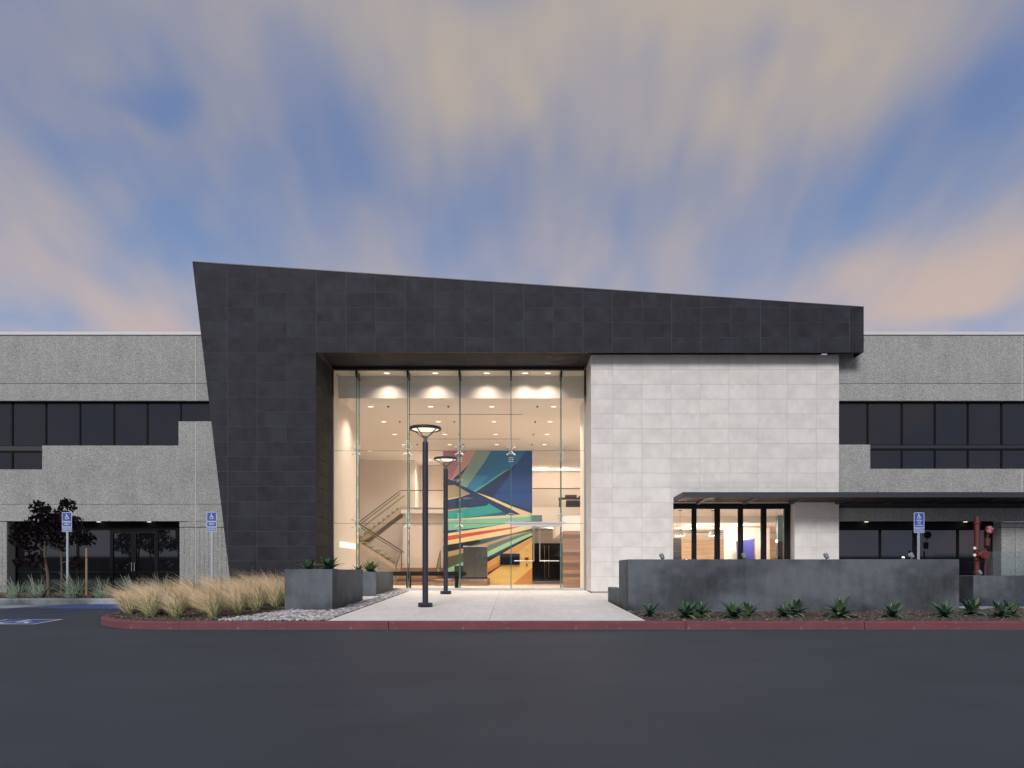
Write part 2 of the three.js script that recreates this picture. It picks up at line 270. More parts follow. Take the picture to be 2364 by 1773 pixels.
// mulch beds, uneven, with loose chips
const inArc = (x, d) => { if (x > -5.95) return d > 14.0; const cx = -5.95, cd = 16.15; if (d > cd) return x > -8.2; return Math.hypot(x - cx, d - cd) < 2.16; };
function bed(x0, x1, d0, d1, h, keep, seed) {
  const n = Math.round((x1 - x0) / .09), m = Math.round((d1 - d0) / .09), g0 = sheet(steps(x0, x1, n), steps(d0, d1, m), (x, d) => h(x, d) + .05 * (fbm((x + 40) / 64, (d + 40) / 64, 64, 3, seed) - .5) + .025 * (hash(Math.round(x * 40), Math.round(d * 40), seed) - .5));
  if (keep) { const p = g0.attributes.position, I = g0.index.array, out = []; for (let i = 0; i < I.length; i += 3) { let ok = true; for (let k = 0; k < 3; k++) if (!keep(p.getX(I[i + k]), -p.getZ(I[i + k]))) ok = false; if (ok) out.push(I[i], I[i + 1], I[i + 2]); } g0.setIndex(out); }
  const b = struct('mulch_bed', g0, M.mulch);
  const r = rng(seed), chip = new THREE.BoxGeometry(.045, .008, .016), count = Math.min(5200, Math.round((x1 - x0) * (d1 - d0) * 170));
  const im = new THREE.InstancedMesh(chip, std(0xffffff, .95), count), mt = new THREE.Matrix4(), q = new THREE.Quaternion(), e = new THREE.Euler(); let k = 0;
  for (let i = 0; i < count * 2 && k < count; i++) { const x = lerp(x0, x1, r()), d = lerp(d0, d1, r()); if (keep && !keep(x, d)) continue; e.set((r() - .5) * 1.0, r() * 6.3, (r() - .5) * 1.0); const s = .45 + r() * .9; mt.compose(V(x, h(x, d) + .012 + r() * .012, d), q.setFromEuler(e), new THREE.Vector3(s, s, s)); im.setMatrixAt(k, mt); const t = .35 + r() * 1.2 + (r() > .9 ? 1.2 : 0); im.setColorAt(k, rgb(.13 * t, .10 * t, .078 * t)); k++; }
  im.count = k; im.name = 'bark_chips'; im.userData.kind = 'stuff'; shade(im); b.add(im);
}
const hBed = (x, d) => yP(d) - .025;
bed(-8.2, -3.36, 14.0, 23.4, hBed, (x, d) => inArc(x, d) && !(x > -5.5 + (d - 14) * .2 && d < 16.6) && !(x > -5.2 && d > 19.7), 5);
bed(2.4, 22, 14.0, 17.3, hBed, (x, d) => !(x < 9.45 && d > 16.52) && x > 2.38 + Math.max(0, 14.05 - d), 6);
bed(-24, -7.6, 20.05, 24.12, (x, d) => .34 + .01 * (d - 20), null, 7);

// river pebbles round the tall planter: the nearest ones singly, the rest as one mass
{
  const pb = thing('pebble_bed', 'grey and white river pebbles around the tall concrete planter', 'pebbles', [-4.2, .15, 14.8]);
  const r = rng(77), mats = [[.50, .49, .47], [.42, .43, .45], [.22, .25, .29], [.33, .36, .40], [.45, .38, .31], [.60, .59, .57], [.14, .16, .19], [.36, .31, .28]].map((c) => std(c, .75));
  const shapes = [0, 1, 2].map((s) => { const g = new THREE.IcosahedronGeometry(1, 1), p = g.attributes.position; for (let i = 0; i < p.count; i++) { const v = new THREE.Vector3().fromBufferAttribute(p, i), n = 1 + .28 * (vnoise(v.x * 1.3 + 9, v.y * 1.3 + 9 + v.z, 64, 64, s + 3) - .5); p.setXYZ(i, v.x * n, v.y * n, v.z * n); } g.computeVertexNormals(); return g; });
  const spots = [], cell = {};
  for (let i = 0; i < 60000 && spots.length < 2600; i++) {
    const d = 14.03 + Math.pow(r(), 1.5) * 11, x = -5.45 + r() * 2.1;
    const lim = d < 16.4 ? x > -5.3 + (d - 14) * .24 : d < 19.72 ? x > -3.79 : x > -3.93;
    if (!lim || x > -3.385 || (d > 19.7 && d < 22.4 && x < -3.72) || d > 25.1) continue;
    const s = .022 + r() * r() * .034; let ok = true; const cx = Math.floor(x / .1), cy = Math.floor(d / .1);
    for (let a = -1; a <= 1 && ok; a++) for (let b = -1; b <= 1 && ok; b++) for (const o of cell[`${cx + a},${cy + b}`] ?? []) if (Math.hypot(o[0] - x, o[1] - d) < (o[2] + s) * .72) { ok = false; break; }
    if (!ok) continue; const it = [x, d, s]; (cell[`${cx},${cy}`] ??= []).push(it); spots.push(it);
  }
  spots.sort((a, b) => a[1] / a[2] ** .5 - b[1] / b[2] ** .5);
  const mt = new THREE.Matrix4(), q = new THREE.Quaternion(), e = new THREE.Euler();
  const pose = ([x, d, s]) => { e.set((r() - .5) * .5, r() * 6.3, (r() - .5) * .5); return mt.compose(V(x, yP(d) - .005 + s * .3 + r() * .012, d), q.setFromEuler(e), new THREE.Vector3(s * (1 + r() * .4), s * .62, s)); };
  spots.slice(0, 295).forEach((s) => { const m = shade(new THREE.Mesh(shapes[Math.floor(r() * 3)], mats[Math.floor(r() * 8)])); m.name = 'pebble'; pose(s).decompose(m.position, m.quaternion, m.scale); m.position.sub(pb.position); pb.add(m); });
  const rest = spots.slice(295), im = new THREE.InstancedMesh(shapes[0], std(0xffffff, .75), rest.length);
  rest.forEach((s, i) => { im.setMatrixAt(i, pose(s)); im.setColorAt(i, mats[Math.floor(r() * 8)].color); });
  im.name = 'pebbles'; im.userData.kind = 'stuff'; im.position.copy(pb.position).negate(); shade(im); pb.add(im);
  struct('pebble_base', merge([plan([[-5.5, 14.0], [-3.36, 14.0], [-3.36, 16.6], [-4.9, 16.6]], 0, .001), plan([[-3.95, 16.4], [-3.36, 16.4], [-3.36, 25.14], [-3.95, 25.14]], 0, .001)]), std([.09, .085, .08], .95));
  const p = scene.children[scene.children.length - 1].geometry.attributes.position; for (let i = 0; i < p.count; i++) p.setY(i, p.getY(i) + yP(-p.getZ(i)) - .022);
}

// ------------------------------------------------------------------ the concrete office wings
const FW = 24.15;                                          // facade distance of the wings
const office = thing('office_building', 'long grey exposed aggregate concrete office building with dark ribbon windows', 'building', [0, .2, FW]);
{
  const A = (name, g, m = M.agg) => part(office, name, g, m);
  let o = 0; const P = (x0, x1, y0, y1) => A('wall_panel', bx(x0, x1, y0, y1, FW, FW + .2, o += 1.37, o * .7));
  // left wing
  for (const [a, b] of [[-24, -9.872], [-9.848, -7.8]]) { P(a, b, 6.868, 8.36); P(a, b, 6.33, 6.854); P(a, b, 2.60, 3.115); }
  A('wall_panel', poly([[-24, 3.126], [-9.872, 3.126], [-9.872, 5.69], [-10.38, 5.69], [-10.38, 4.94], [-14.6, 4.94], [-14.6, 4.20], [-24, 4.20]], FW, FW + .2, .4, .2));
  P(-9.848, -7.8, 3.126, 5.69);
  A('backing', bx(-24, -15.72, 0, 8.3, FW + .6, FW + .9), M.aggBack);
  A('backing', merge([bx(-24, -7.9, 6.34, 8.3, FW + .203, FW + .5), bx(-24, -7.9, 2.62, 4.18, FW + .203, FW + .5), bx(-10.34, -7.9, 4.0, 5.66, FW + .203, FW + .5), bx(-14.56, -10.3, 4.0, 4.92, FW + .203, FW + .5)]), M.aggBack);
  // right wing
  for (const [a, b] of [[9.9, 15.738], [15.762, 24]]) { P(a, b, 6.868, 8.36); P(a, b, 6.33, 6.854); P(a, b, 2.60, 3.115); }
  A('wall_panel', poly([[9.9, 3.126], [15.738, 3.126], [15.738, 4.22], [11.04, 4.22], [11.04, 4.97], [9.9, 4.97]], FW, FW + .2, .9, .3));
  P(15.762, 24, 3.126, 4.22);
  A('backing', merge([bx(9.9, 24, 6.34, 8.3, FW + .203, FW + .5), bx(9.9, 24, 2.62, 4.2, FW + .203, FW + .5), bx(9.9, 11.0, 4.1, 4.95, FW + .203, FW + .5)]), M.aggBack);
  // ribbed ground floor piers: flutes run up the concrete
  const F0 = .014, fluted = (x0, x1, y0, y1) => { const pts = [[x0, FW + .2]], n = Math.max(2, Math.round((x1 - x0) / .137)), w = (x1 - x0) / n; const f = []; for (let i = 0; i < n; i++) { const a = x0 + i * w; f.push([a, FW + F0], [a + w * .28, FW + F0], [a + w * .42, FW], [a + w * .86, FW], [a + w, FW + F0]); } for (const q of f) pts.push(q); pts.push([x1, FW + .2]); return plan(pts, y0, y1); };
  A('fluted_pier', fluted(-24, -15.7, .2, 2.58)); A('fluted_pier', fluted(-10.35, -9.872, .2, 2.40)); A('fluted_pier', fluted(-9.848, -7.8, .2, 2.40)); P(-10.35, -9.872, 2.42, 2.58); P(-9.848, -7.8, 2.42, 2.58);
  A('fluted_pier', fluted(15.55, 24, .2, 2.40)); P(15.1, 24, 2.42, 2.58); A('wall_panel', bx(15.1, 15.53, .2, 2.40, FW, FW + .2));
  A('backing', merge([bx(-10.34, -7.8, .2, 2.57, FW + .203, FW + .5), bx(15.12, 24, .2, 2.57, FW + .203, FW + .5)]), M.aggBack);
  A('caulk_joint', merge([bx(-9.868, -9.852, .2, 5.69, FW + .004, FW + .203), bx(-9.868, -9.852, 6.33, 8.36, FW + .004, FW + .203), bx(15.742, 15.758, 2.6, 4.22, FW + .004, FW + .203), bx(15.742, 15.758, 6.33, 8.36, FW + .004, FW + .203)]), std([.62, .62, .61], .7));
  for (const [a, b] of [[-24, -17.001], [-16.999, -7.8], [9.9, 16.5], [16.502, 24]]) A('parapet_cap', bx(a, b, 8.362, 8.45, FW - .04, FW + .55), M.whiteCap);
  A('roof', bx(-24, 24, 7.9, 8.0, FW + .9, FW + 20), M.aggBack);
  // ribbon windows: opaque dark glass in dark frames, each pane its own
  const G = FW + .16, win = (x0, x1, y0, y1) => { const w = group(office, 'window'); part(w, 'pane', bx(x0 + .02, x1 - .02, y0 + .02, y1 - .02, G + .03, G + .05), M.darkGlass); part(w, 'frame', merge([bx(x0 - .0005, x0 + .022, y0, y1, G, G + .06), bx(x1 - .022, x1 + .0005, y0, y1, G, G + .06), bx(x0 + .022, x1 - .022, y0, y0 + .025, G, G + .06), bx(x0 + .022, x1 - .022, y1 - .05, y1, G, G + .06)]), M.frame); };
  const xl = [-14.59, -13.53, -12.47, -11.43, -10.39]; xl.unshift(-15.64, -16.69, -17.74, -18.79, -19.84); xl.sort((a, b) => a - b);
  for (let i = 0; i < xl.length - 1; i++) win(xl[i] + .002, xl[i + 1] - .002, 4.945, 6.328);
  for (let i = 0; i < 5; i++) win(xl[i] + .002, xl[i + 1] - .002, 4.20, 4.80);
  win(-10.388, -7.9, 5.692, 6.328);
  A('transom', merge([bx(-20, -14.602, 4.802, 4.943, G - .02, G + .06), bx(11.05, 24, 4.872, 4.968, G - .02, G + .06)]), std([.02, .022, .028], .5));
  const xr = [11.045, 12.11, 13.14, 14.17, 15.22, 16.26, 17.3, 18.35];
  win(9.92, 11.04, 4.972, 6.328);
  for (let i = 0; i < xr.length - 1; i++) { win(xr[i] + .002, xr[i + 1] - .002, 4.97, 6.328); win(xr[i] + .002, xr[i + 1] - .002, 4.222, 4.87); }
  // ground floor glazing, set back under the lintel
  const GG = FW + .42, glaz = (x0, x1, y0, y1) => { const w = group(office, 'window'); part(w, 'pane', bx(x0 + .03, x1 - .03, y0, y1, GG + .03, GG + .05), M.groundGlass); part(w, 'frame', merge([bx(x0, x0 + .032, y0, y1, GG, GG + .06), bx(x1 - .032, x1, y0, y1, GG, GG + .06), bx(x0 + .032, x1 - .032, 1.0, 1.045, GG, GG + .06)]), M.frame); };
  const lx = [-15.70, -14.9, -13.75, -12.69];
  for (let i = 0; i < 3; i++) glaz(lx[i] + .002, lx[i + 1] - .002, .36, 2.34);
  glaz(-11.24 + .002, -10.36, .36, 2.34);
  for (const s of [0, 1]) {                                // double door
    const x0 = -12.688 + s * .725, d = group(office, 'door');
    part(d, 'pane', bx(x0 + .07, x0 + .65, .5, 2.24, GG + .03, GG + .05), M.groundGlass);
    part(d, 'frame', merge([bx(x0 + .002, x0 + .07, .36, 2.34, GG - .01, GG + .06), bx(x0 + .65, x0 + .722, .36, 2.34, GG - .01, GG + .06), bx(x0 + .07, x0 + .65, .36, .5, GG - .01, GG + .06), bx(x0 + .07, x0 + .65, 2.24, 2.34, GG - .01, GG + .06), bx(x0 + .07, x0 + .65, 1.0, 1.045, GG - .01, GG + .06)]), M.frame);
    const hx = s ? x0 + .04 : x0 + .68; part(d, 'handle', merge([bar(V(hx, 1.05, GG - .06), V(hx, 1.32, GG - .06), .012), bar(V(hx, 1.06, GG - .06), V(hx, 1.06, GG), .01), bar(V(hx, 1.31, GG - .06), V(hx, 1.31, GG), .01)]), M.alu);
  }
  A('header', bx(-15.7, -10.35, 2.342, 2.598, GG - .02, GG + .1), M.frame); A('header', bx(9.99, 15.1, 2.342, 2.598, GG - .02, GG + .1), M.frame);
  A('soffit', merge([bx(-15.7, -10.36, 2.60, 2.62, FW + .203, FW + .6), bx(9.99, 15.09, 2.60, 2.62, FW + .203, FW + .6)]), M.black);
  A('reveal', merge([bx(-15.9, -15.702, .2, 2.598, FW + .2, FW + .6), bx(-10.348, -10.2, .2, 2.598, FW + .2, FW + .6), bx(15.102, 15.3, .2, 2.598, FW + .2, FW + .6)]));
  const rx = [10.0, 11.55, 12.62, 14.0, 15.09];
  for (let i = 0; i < 4; i++) glaz(rx[i] + .002, rx[i + 1] - .002, .36, 2.34);
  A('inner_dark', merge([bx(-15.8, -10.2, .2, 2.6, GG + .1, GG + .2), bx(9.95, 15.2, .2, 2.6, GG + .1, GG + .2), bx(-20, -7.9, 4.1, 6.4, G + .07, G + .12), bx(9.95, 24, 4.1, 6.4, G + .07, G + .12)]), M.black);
  for (const x of [-14.9, -13.0, -11.42, 11.05, 12.67, 14.15]) { part(office, 'downlight', cyl(x, 2.588, FW + .28, .06, .06, .01), M.glow); lamp([x, 2.55, FW + .28], .008, 3); }
}

// ------------------------------------------------------------------ dark tiled portal
function clipPoly(pts, planes) {                           // planes: [a, b, c] keeps a x + b y <= c
  for (const [a, b, c] of planes) {
    const out = [];
    for (let i = 0; i < pts.length; i++) { const p = pts[i], q = pts[(i + 1) % pts.length], fp = a * p[0] + b * p[1] - c, fq = a * q[0] + b * q[1] - c; if (fp <= 0) out.push(p); if (fp * fq < 0) { const t = fp / (fp - fq); out.push([lerp(p[0], q[0], t), lerp(p[1], q[1], t)]); } }
    pts = out; if (pts.length < 3) return null;
  }
  let area = 0; pts.forEach((p, i) => { const q = pts[(i + 1) % pts.length]; area += p[0] * q[1] - q[0] * p[1]; });
  return Math.abs(area) > .006 ? pts : null;
}
const FP = 23.47, SOF = 7.64, PX = -5.945, TOP = (x) => 10.35 + (x + 9.67) * (8.985 - 10.35) / (10.53 + 9.67), LEFT = (y) => -9.67 + (10.35 - y) * .1185;
const portal = thing('entrance_portal', 'charcoal stone tiled entrance portal with slanted left edge and sloping top', 'portal', [PX, .3, FP]);
{
  const r = rng(12), TW = .8915, TH = .449, dark = () => M.dark[Math.floor(r() * 5)];
  const lean = [[-1, -.1185, 9.67 - 10.35 * .1185], [(10.35 - 8.985) / 20.2, 1, 10.35 - 9.67 * (10.35 - 8.985) / 20.2]];
  lean[0] = [-1, -.1185, 9.67 - .1185 * 10.35];
  const put = (x0, x1, y0, y1, planes, g) => { const c = clipPoly([[x0 + g, y0 + .004], [x1 - g * .6, y0 + .004], [x1 - g * .6, y1 - .004], [x0 + g, y1 - .004]], planes); if (c) part(portal, 'tile', poly(c, FP - (r() * .002), FP + .029, r() * 9, r() * 9), dark()); };
  for (let j = -17; j < 7; j++) for (let i = -5; i < 19; i++) {
    const x0 = PX + i * TW, y0 = SOF + j * TH; if (j < 0 && i >= 0) continue; if (y0 + TH < .3) continue;
    put(x0, Math.min(x0 + TW, 10.53), Math.max(y0, .25), y0 + TH, lean, i % 3 === 0 ? .008 : .004);
  }
  // the body behind the tiles
  const L0 = LEFT(.2), body = [[LEFT(.2) + .01, .2], [PX - .01, .2], [PX - .01, SOF + .01], [10.52, SOF + .01], [10.52, TOP(10.52) - .01], [-9.655, 10.335]];
  part(portal, 'core', poly(body, FP + .003, FP + .12), M.darkJoint);
  part(portal, 'core', poly([[LEFT(.2) + .02, .2], [PX - .03, .2], [PX - .03, 7.9], [10.52, 7.9], [10.52, TOP(10.52) - .02], [-9.65, 10.33]], FP + .122, 24.14), M.darkJoint);
  part(portal, 'core', bx(-7.75, PX - .03, .2, 7.9, 24.142, 25.72), M.darkJoint);
  part(portal, 'roof_block', bx(-7.75, 10, 8.1, 8.7, 24.142, 26.4), M.darkJoint);
  part(portal, 'end_cap', bx(10.522, 10.535, SOF, TOP(10.53) - .002, FP + .002, 24.14), M.dark[1]);
  part(portal, 'parapet_flashing', poly([[-9.67, 10.352], [10.535, 8.987], [10.535, 9.012], [-9.67, 10.377]], FP - .012, FP + .5), std([.05, .05, .056], .5));
  // the left reveal beside the glass
  for (let j = -17; j < 0; j++) for (let k = 0; k < 3; k++) { const y0 = Math.max(.3, SOF + j * TH), y1 = SOF + (j + 1) * TH, d0 = FP + .03 + k * .745, d1 = Math.min(25.68, d0 + .737); if (y1 - y0 > .05) part(portal, 'tile', bx(PX - .025, PX, y0 + .004, y1 - .004, d0, d1, r() * 9, r() * 9), dark()); }
  // soffit tiles over the recess and over the pale block
  for (let i = 0; i < 10; i++) for (let k = 0; k < 3; k++) { const x0 = PX + i * TW, x1 = Math.min(x0 + TW, 2.34), d0 = FP + .13 + k * .72; if (x1 - x0 > .1) part(portal, 'soffit_tile', bx(x0 + .003, x1 - .003, 7.775, 7.80, d0 + .003, Math.min(25.7, d0 + .717), r() * 9, r() * 9), dark()); }
  part(portal, 'soffit_tile', bx(2.345, 10.5, 7.775, 7.80, FP + .13, 24.12), M.dark[0]);
  part(portal, 'soffit_deck', bx(PX - .02, 2.4, 7.806, 7.9, 24.142, 26.4), M.darkJoint);
  part(portal, 'drip_trim', bx(2.5, 10.2, 7.76, 7.774, 23.80, 23.83), M.canopyMetal);
}

// ------------------------------------------------------------------ pale tiled block on the right
const FWH = 23.95, block = thing('tiled_wall', 'pale grey stone tiled wall block under the charcoal portal, right of the glass', 'wall', [6.2, .4, FWH]);
const SX0 = 4.9, SX1 = 8.63, SY1 = 3.153;                  // storefront opening
{
  const r = rng(5), TW = .893, TH = .4545, pale = () => M.pale[Math.floor(r() * 4)];
  const cell = (x0, x1, y0, y1) => { if (x1 - x0 < .03 || y1 - y0 < .03) return; part(block, 'tile', bx(x0 + .003, x1 - .003, y0 + .003, y1 - .003, FWH - r() * .0015, FWH + .03, r() * 9, r() * 9), pale()); };
  for (let j = -6; j < 10; j++) for (let i = -1; i < 8; i++) {
    const x0 = Math.max(2.376, 3.042 + i * TW), x1 = Math.min(9.99, 3.042 + (i + 1) * TW), y0 = Math.max(.36, SY1 + j * TH), y1 = SY1 + (j + 1) * TH;
    if (y1 <= SY1 + .01) { cell(x0, Math.min(x1, SX0), y0, y1); cell(Math.max(x0, SX1), x1, y0, y1); } else cell(x0, x1, y0, y1);
  }
  for (let j = -6; j < 10; j++) for (let k = 0; k < 2; k++) { const y0 = Math.max(.36, SY1 + j * TH), y1 = SY1 + (j + 1) * TH; part(block, 'tile', bx(2.376, 2.40, y0 + .003, y1 - .003, FWH + .033 + k * .82, FWH + .85 + k * .75, r() * 9, r() * 9), pale()); }
  part(block, 'core', merge([bx(2.405, 9.985, SY1 + .01, 7.69, FWH + .006, 24.14), bx(2.405, SX0 - .02, .3, SY1 + .008, FWH + .006, 24.6), bx(SX1 + .02, 9.985, .3, SY1 + .008, FWH + .006, 24.14), bx(2.405, 3.0, .3, 7.69, 24.602, 25.66)]), M.paleJoint);
  part(block, 'reveal', merge([bx(SX1, SX1 + .018, .38, SY1, FWH + .033, 24.5), bx(SX0 - .018, SX0, .38, SY1, FWH + .033, 24.5)]), M.pale[1]);
}

// ------------------------------------------------------------------ storefront of folding glass doors in the pale block
const store = thing('folding_glass_wall', 'black framed folding glass wall of five panes in the pale tiled block', 'window', [6.76, .4, 24.26]);
{
  const D = 24.26, edges = [[4.96, 5.545], [5.69, 6.255], [6.42, 6.985], [7.14, 7.70], [7.865, 8.42]], y0 = .55, y1 = 2.985;
  edges.forEach(([a, b]) => part(store, 'pane', new THREE.PlaneGeometry(b - a, y1 - y0).translate((a + b) / 2, (y0 + y1) / 2, -D - .04), M.pane));
  const xs = [4.902, ...edges.flat(), 8.61];
  for (let i = 0; i < 6; i++) { const a = xs[i * 2], b = xs[i * 2 + 1]; if (i === 0 || i === 5) part(store, 'jamb', bx(a, b, .40, y1, D, D + .09), M.frame); else { const m = (a + b) / 2; part(store, 'stile', bx(a, m - .004, .40, y1, D, D + .08), M.frame); part(store, 'stile', bx(m + .004, b, .40, y1, D, D + .08), M.frame); } }
  part(store, 'head', bx(4.902, 8.61, y1 + .002, SY1, D - .02, D + .1), M.frame);
  part(store, 'sill', bx(4.96, 8.42, .40, y0, D + .001, D + .079), M.frame);
}

// ------------------------------------------------------------------ steel canopy with timber slats
const can = thing('canopy', 'slim dark steel canopy with timber slats below, over the folding glass wall', 'canopy', [4.9, 3.2, 22.6]);
{
  const x0 = 4.9, x1 = 24, d0 = 22.6, yT = 3.34, yB = 3.19;
  part(can, 'fascia', bx(x0, x1, yB, yT, d0, d0 + .012), M.canopyMetal);
  part(can, 'fascia', side([[d0 + .013, yB], [d0 + .013, yT], [FWH - .03, yT - .03], [FWH - .03, yB - .02]], x0, x0 + .012), M.canopyMetal);
  part(can, 'deck', side([[d0 + .013, yT - .03], [d0 + .013, yT - .004], [FWH - .005, yT - .034], [FWH - .005, yT - .06]], x0 + .013, x1), M.canopyMetal);
  const r = rng(9), slatMats = [[.045, .022, .016], [.03, .016, .012], [.06, .03, .02], [.026, .015, .012]].map((c) => std(c, .6));
  const slat = [0, 1].map((k) => side([[d0 + .02, yB + .01], [d0 + .02, yB + .055], [FWH - .012, yB + .02], [FWH - .012, yB - .025]], -.04, .04));
  for (let i = 0, x = x0 + .09; x < x1; x += .112, i++) { const m = part(can, 'slat', slat[0], slatMats[Math.floor(r() * 4)]); m.position.x += x; }
  for (let x = x0 + .7; x < x1; x += 1.42) part(can, 'bracket', side([[d0 + .02, yB - .01], [d0 + .02, yB + .05], [FWH - .012, yB - .03], [FWH - .012, yB - .09]], x, x + .10), M.canopyMetal);
  part(can, 'wall_flashing', bx(10.02, x1, 3.13, 3.30, FWH - .003, FW - .004), M.canopyMetal);
  part(can, 'wall_channel', bx(10.02, x1, 3.0, 3.10, FW - .05, FW - .005), M.canopyMetal);
}

// ------------------------------------------------------------------ frameless glass wall of the lobby
const GD = 25.7, FL = .42, curtain = thing('glass_wall', 'tall frameless glass lobby wall with glass fins and steel spider fittings', 'glass wall', [-1.8, FL, GD]);
{
  const xs = [-5.94, -5.19, -3.50, -1.79, -.09, 1.57, 2.31], ys = [.50, 2.62, 5.02, 7.67];
  for (let i = 0; i < 6; i++) for (let j = 0; j < 3; j++) { if (i === 4 && j === 0) continue; const a = xs[i] + .005, b = xs[i + 1] - .005, c = (i === 4 && j === 1 ? 2.67 : ys[j]) + .005, d = ys[j + 1] - .005; part(curtain, 'pane', new THREE.PlaneGeometry(b - a, d - c).translate((a + b) / 2, (c + d) / 2, -GD), M.pane); }
  const seal = []; for (const y of [2.62, 5.02]) for (let i = 0; i < 6; i++) if (!(i === 4 && y < 3)) seal.push(bx(xs[i] + .005, xs[i + 1] - .005, y - .005, y + .005, GD - .005, GD + .005));
  part(curtain, 'joint_seal', merge(seal), std([.05, .06, .06], .6));
  for (const x of xs.slice(1, 6)) {
    const y0 = .44, y1 = 7.55;
    const f = group(curtain, 'fin');
    part(f, 'pane', new THREE.PlaneGeometry(.46, y1 - y0).rotateY(Math.PI / 2).translate(x, (y0 + y1) / 2, -(GD + .26)), M.fin);
    part(f, 'edge', merge([bx(x - .010, x + .010, y0, y1, GD + .012, GD + .028), bx(x - .012, x + .012, y0, y1, GD + .49, GD + .50)]), M.finEdge);
    part(curtain, 'fin_shoe', bx(x - .03, x + .03, 7.45, 7.665, GD + .02, GD + .55), M.blackMetal);
    for (const y of [5.02, 2.62]) {
      const s = group(curtain, 'spider_fitting'), doorRow = y < 3 && x > -.2;
      const pts = doorRow ? [[-.125, .28], [.125, .28]] : [[-.125, .125], [.125, .125], [-.125, -.125], [.125, -.125]], hub = V(x, y + (doorRow ? .28 : 0), GD + .09);
      part(s, 'arms', merge([new THREE.SphereGeometry(.028, 12, 8).translate(hub.x, hub.y, hub.z), ...pts.flatMap(([a, b]) => [bar(hub, V(x + a, y + b, GD + .06), .014, 8), bar(V(x + a, y + b, GD + .06), V(x + a, y + b, GD + .01), .012, 8)])]), M.steel);
      for (const [a, b] of pts) part(s, 'cap', cyl(0, 0, 0, .028, .028, .02, 16).rotateX(Math.PI / 2).translate(x + a, y + b, -(GD - .02)), M.steel);
      const pins = []; for (const k of [-.34, -.28, -.22, .22, .28, .34, -.08, 0, .08]) if (!(doorRow && k < .02)) pins.push(bar(V(x - .075, y + k, GD + .1), V(x + .075, y + k, GD + .1), .009, 6));
      part(s, 'pins', merge(pins), M.steel);
    }
  }
  for (let i = 0; i < 6; i++) if (i !== 4) part(curtain, 'sill_rail', bx(xs[i] + .004, xs[i + 1] - .004, FL, .497, GD - .05, GD + .05), M.alu);
  part(curtain, 'head_channel', bx(-5.93, 2.32, 7.672, 7.774, GD - .08, GD + .08), M.blackMetal);
  part(curtain, 'jamb', bx(-5.944, -5.905, FL, 6.8, GD - .12, GD - .02), M.alu);
  part(curtain, 'jamb', bx(-5.944, -5.92, 6.802, 7.66, GD - .12, GD - .02), M.blackMetal);
  part(curtain, 'jamb', bx(2.315, 2.372, FL, 6.8, GD - .10, GD - .02), std([.28, .29, .31], .45, { metalness: .6 }));
  part(curtain, 'jamb', bx(2.315, 2.372, 6.802, 7.66, GD - .10, GD - .02), M.blackMetal);
  part(curtain, 'door_header', bx(-.28, 1.75, 2.622, 2.668, GD - .08, GD + .08), M.alu);
  for (const s of [0, 1]) {
    const a = s ? .745 : -.082, b = s ? 1.562 : .735, d = group(curtain, 'door');
    part(d, 'pane', new THREE.PlaneGeometry(b - a, 2.02).translate((a + b) / 2, 1.511, -GD), M.pane);
    part(d, 'top_rail', bx(a, b, 2.522, 2.612, GD - .03, GD + .03), M.alu);
    part(d, 'bottom_rail', bx(a, b, FL + .01, .50, GD - .03, GD + .03), M.alu);
    const hx = s ? .857 : .657, ex = s ? 1.49 : .02;
    part(d, 'handle', merge([bar(V(hx, 1.39, GD - .08), V(hx, 2.53, GD - .08), .018, 10), bar(V(hx, 1.39, GD - .08), V(ex, 1.39, GD - .08), .018, 10), new THREE.SphereGeometry(.018, 10, 8).translate(hx, 1.39, -(GD - .08)), bar(V(ex, 1.39, GD - .08), V(ex, 1.39, GD), .012), bar(V(hx, 1.8, GD - .08), V(hx, 1.8, GD), .012), bar(V(hx, 2.5, GD - .08), V(hx, 2.5, GD), .012)]), M.steel);
  }
}

// ------------------------------------------------------------------ lobby shell
const CE = 6.93, UP = 4.16;                                // lobby ceiling, upper floor level
struct('floor', bx(-9.2, 4.8, FL - .2, FL - .002, 25.76, 43.6), M.floor);
struct('ceiling', merge([bx(-5.92, 2.36, 7.68, 7.80, 25.80, 26.52), bx(-9.2, 4.8, CE, CE + .12, 26.66, 38.0), bx(-9.2, -3.44, CE, CE + .12, 38.003, 43.6), bx(.90, 4.8, 6.50, 6.62, 38.003, 43.6)]), M.plaster);
struct('bulkhead', bx(-9.2, 4.8, CE - .002, 7.80, 26.523, 26.657), M.plaster);
struct('ceiling_drop', bx(.90, 4.8, 6.502, 6.928, 37.85, 37.998), M.plaster);
struct('wall', bx(-6.10, -5.95, FL, 7.8, 25.74, 29.9), M.plasterWarm);
struct('wall', bx(-9.2, -6.103, FL, 7.0, 29.75, 29.9), M.plasterWarm);
struct('wall', bx(-9.35, -9.2, FL, 7.0, 29.75, 43.6), M.plasterWarm);
struct('wall', bx(2.38, 2.53, FL, 7.8, 25.74, 27.9), M.plasterWarm);
struct('wall', bx(2.533, 4.8, FL, 7.0, 27.75, 27.9), M.plasterWarm);
struct('wall', bx(4.8, 4.88, FL, 7.8, 27.75, 43.6), M.plasterWarm);
struct('wall', bx(-9.2, -5.2, FL, CE, 41.2, 41.35), M.plasterWarm);
struct('wall', bx(-5.35, -5.2, FL, CE, 41.353, 43.4), M.plasterWarm);
struct('wall', bx(-5.197, -3.2, FL, CE, 43.42, 43.6), M.plasterWarm);
struct('wall', bx(-5.45, -3.443, FL, UP - .285, 38.36, 38.5), M.plasterWarm);
struct('wall', bx(-3.44, .90, FL, CE - .002, 38.02, 43.4), M.plasterWarm);
struct('wall', bx(.903, 4.8, FL, UP - .4, 42.0, 42.15), M.plasterWarm);
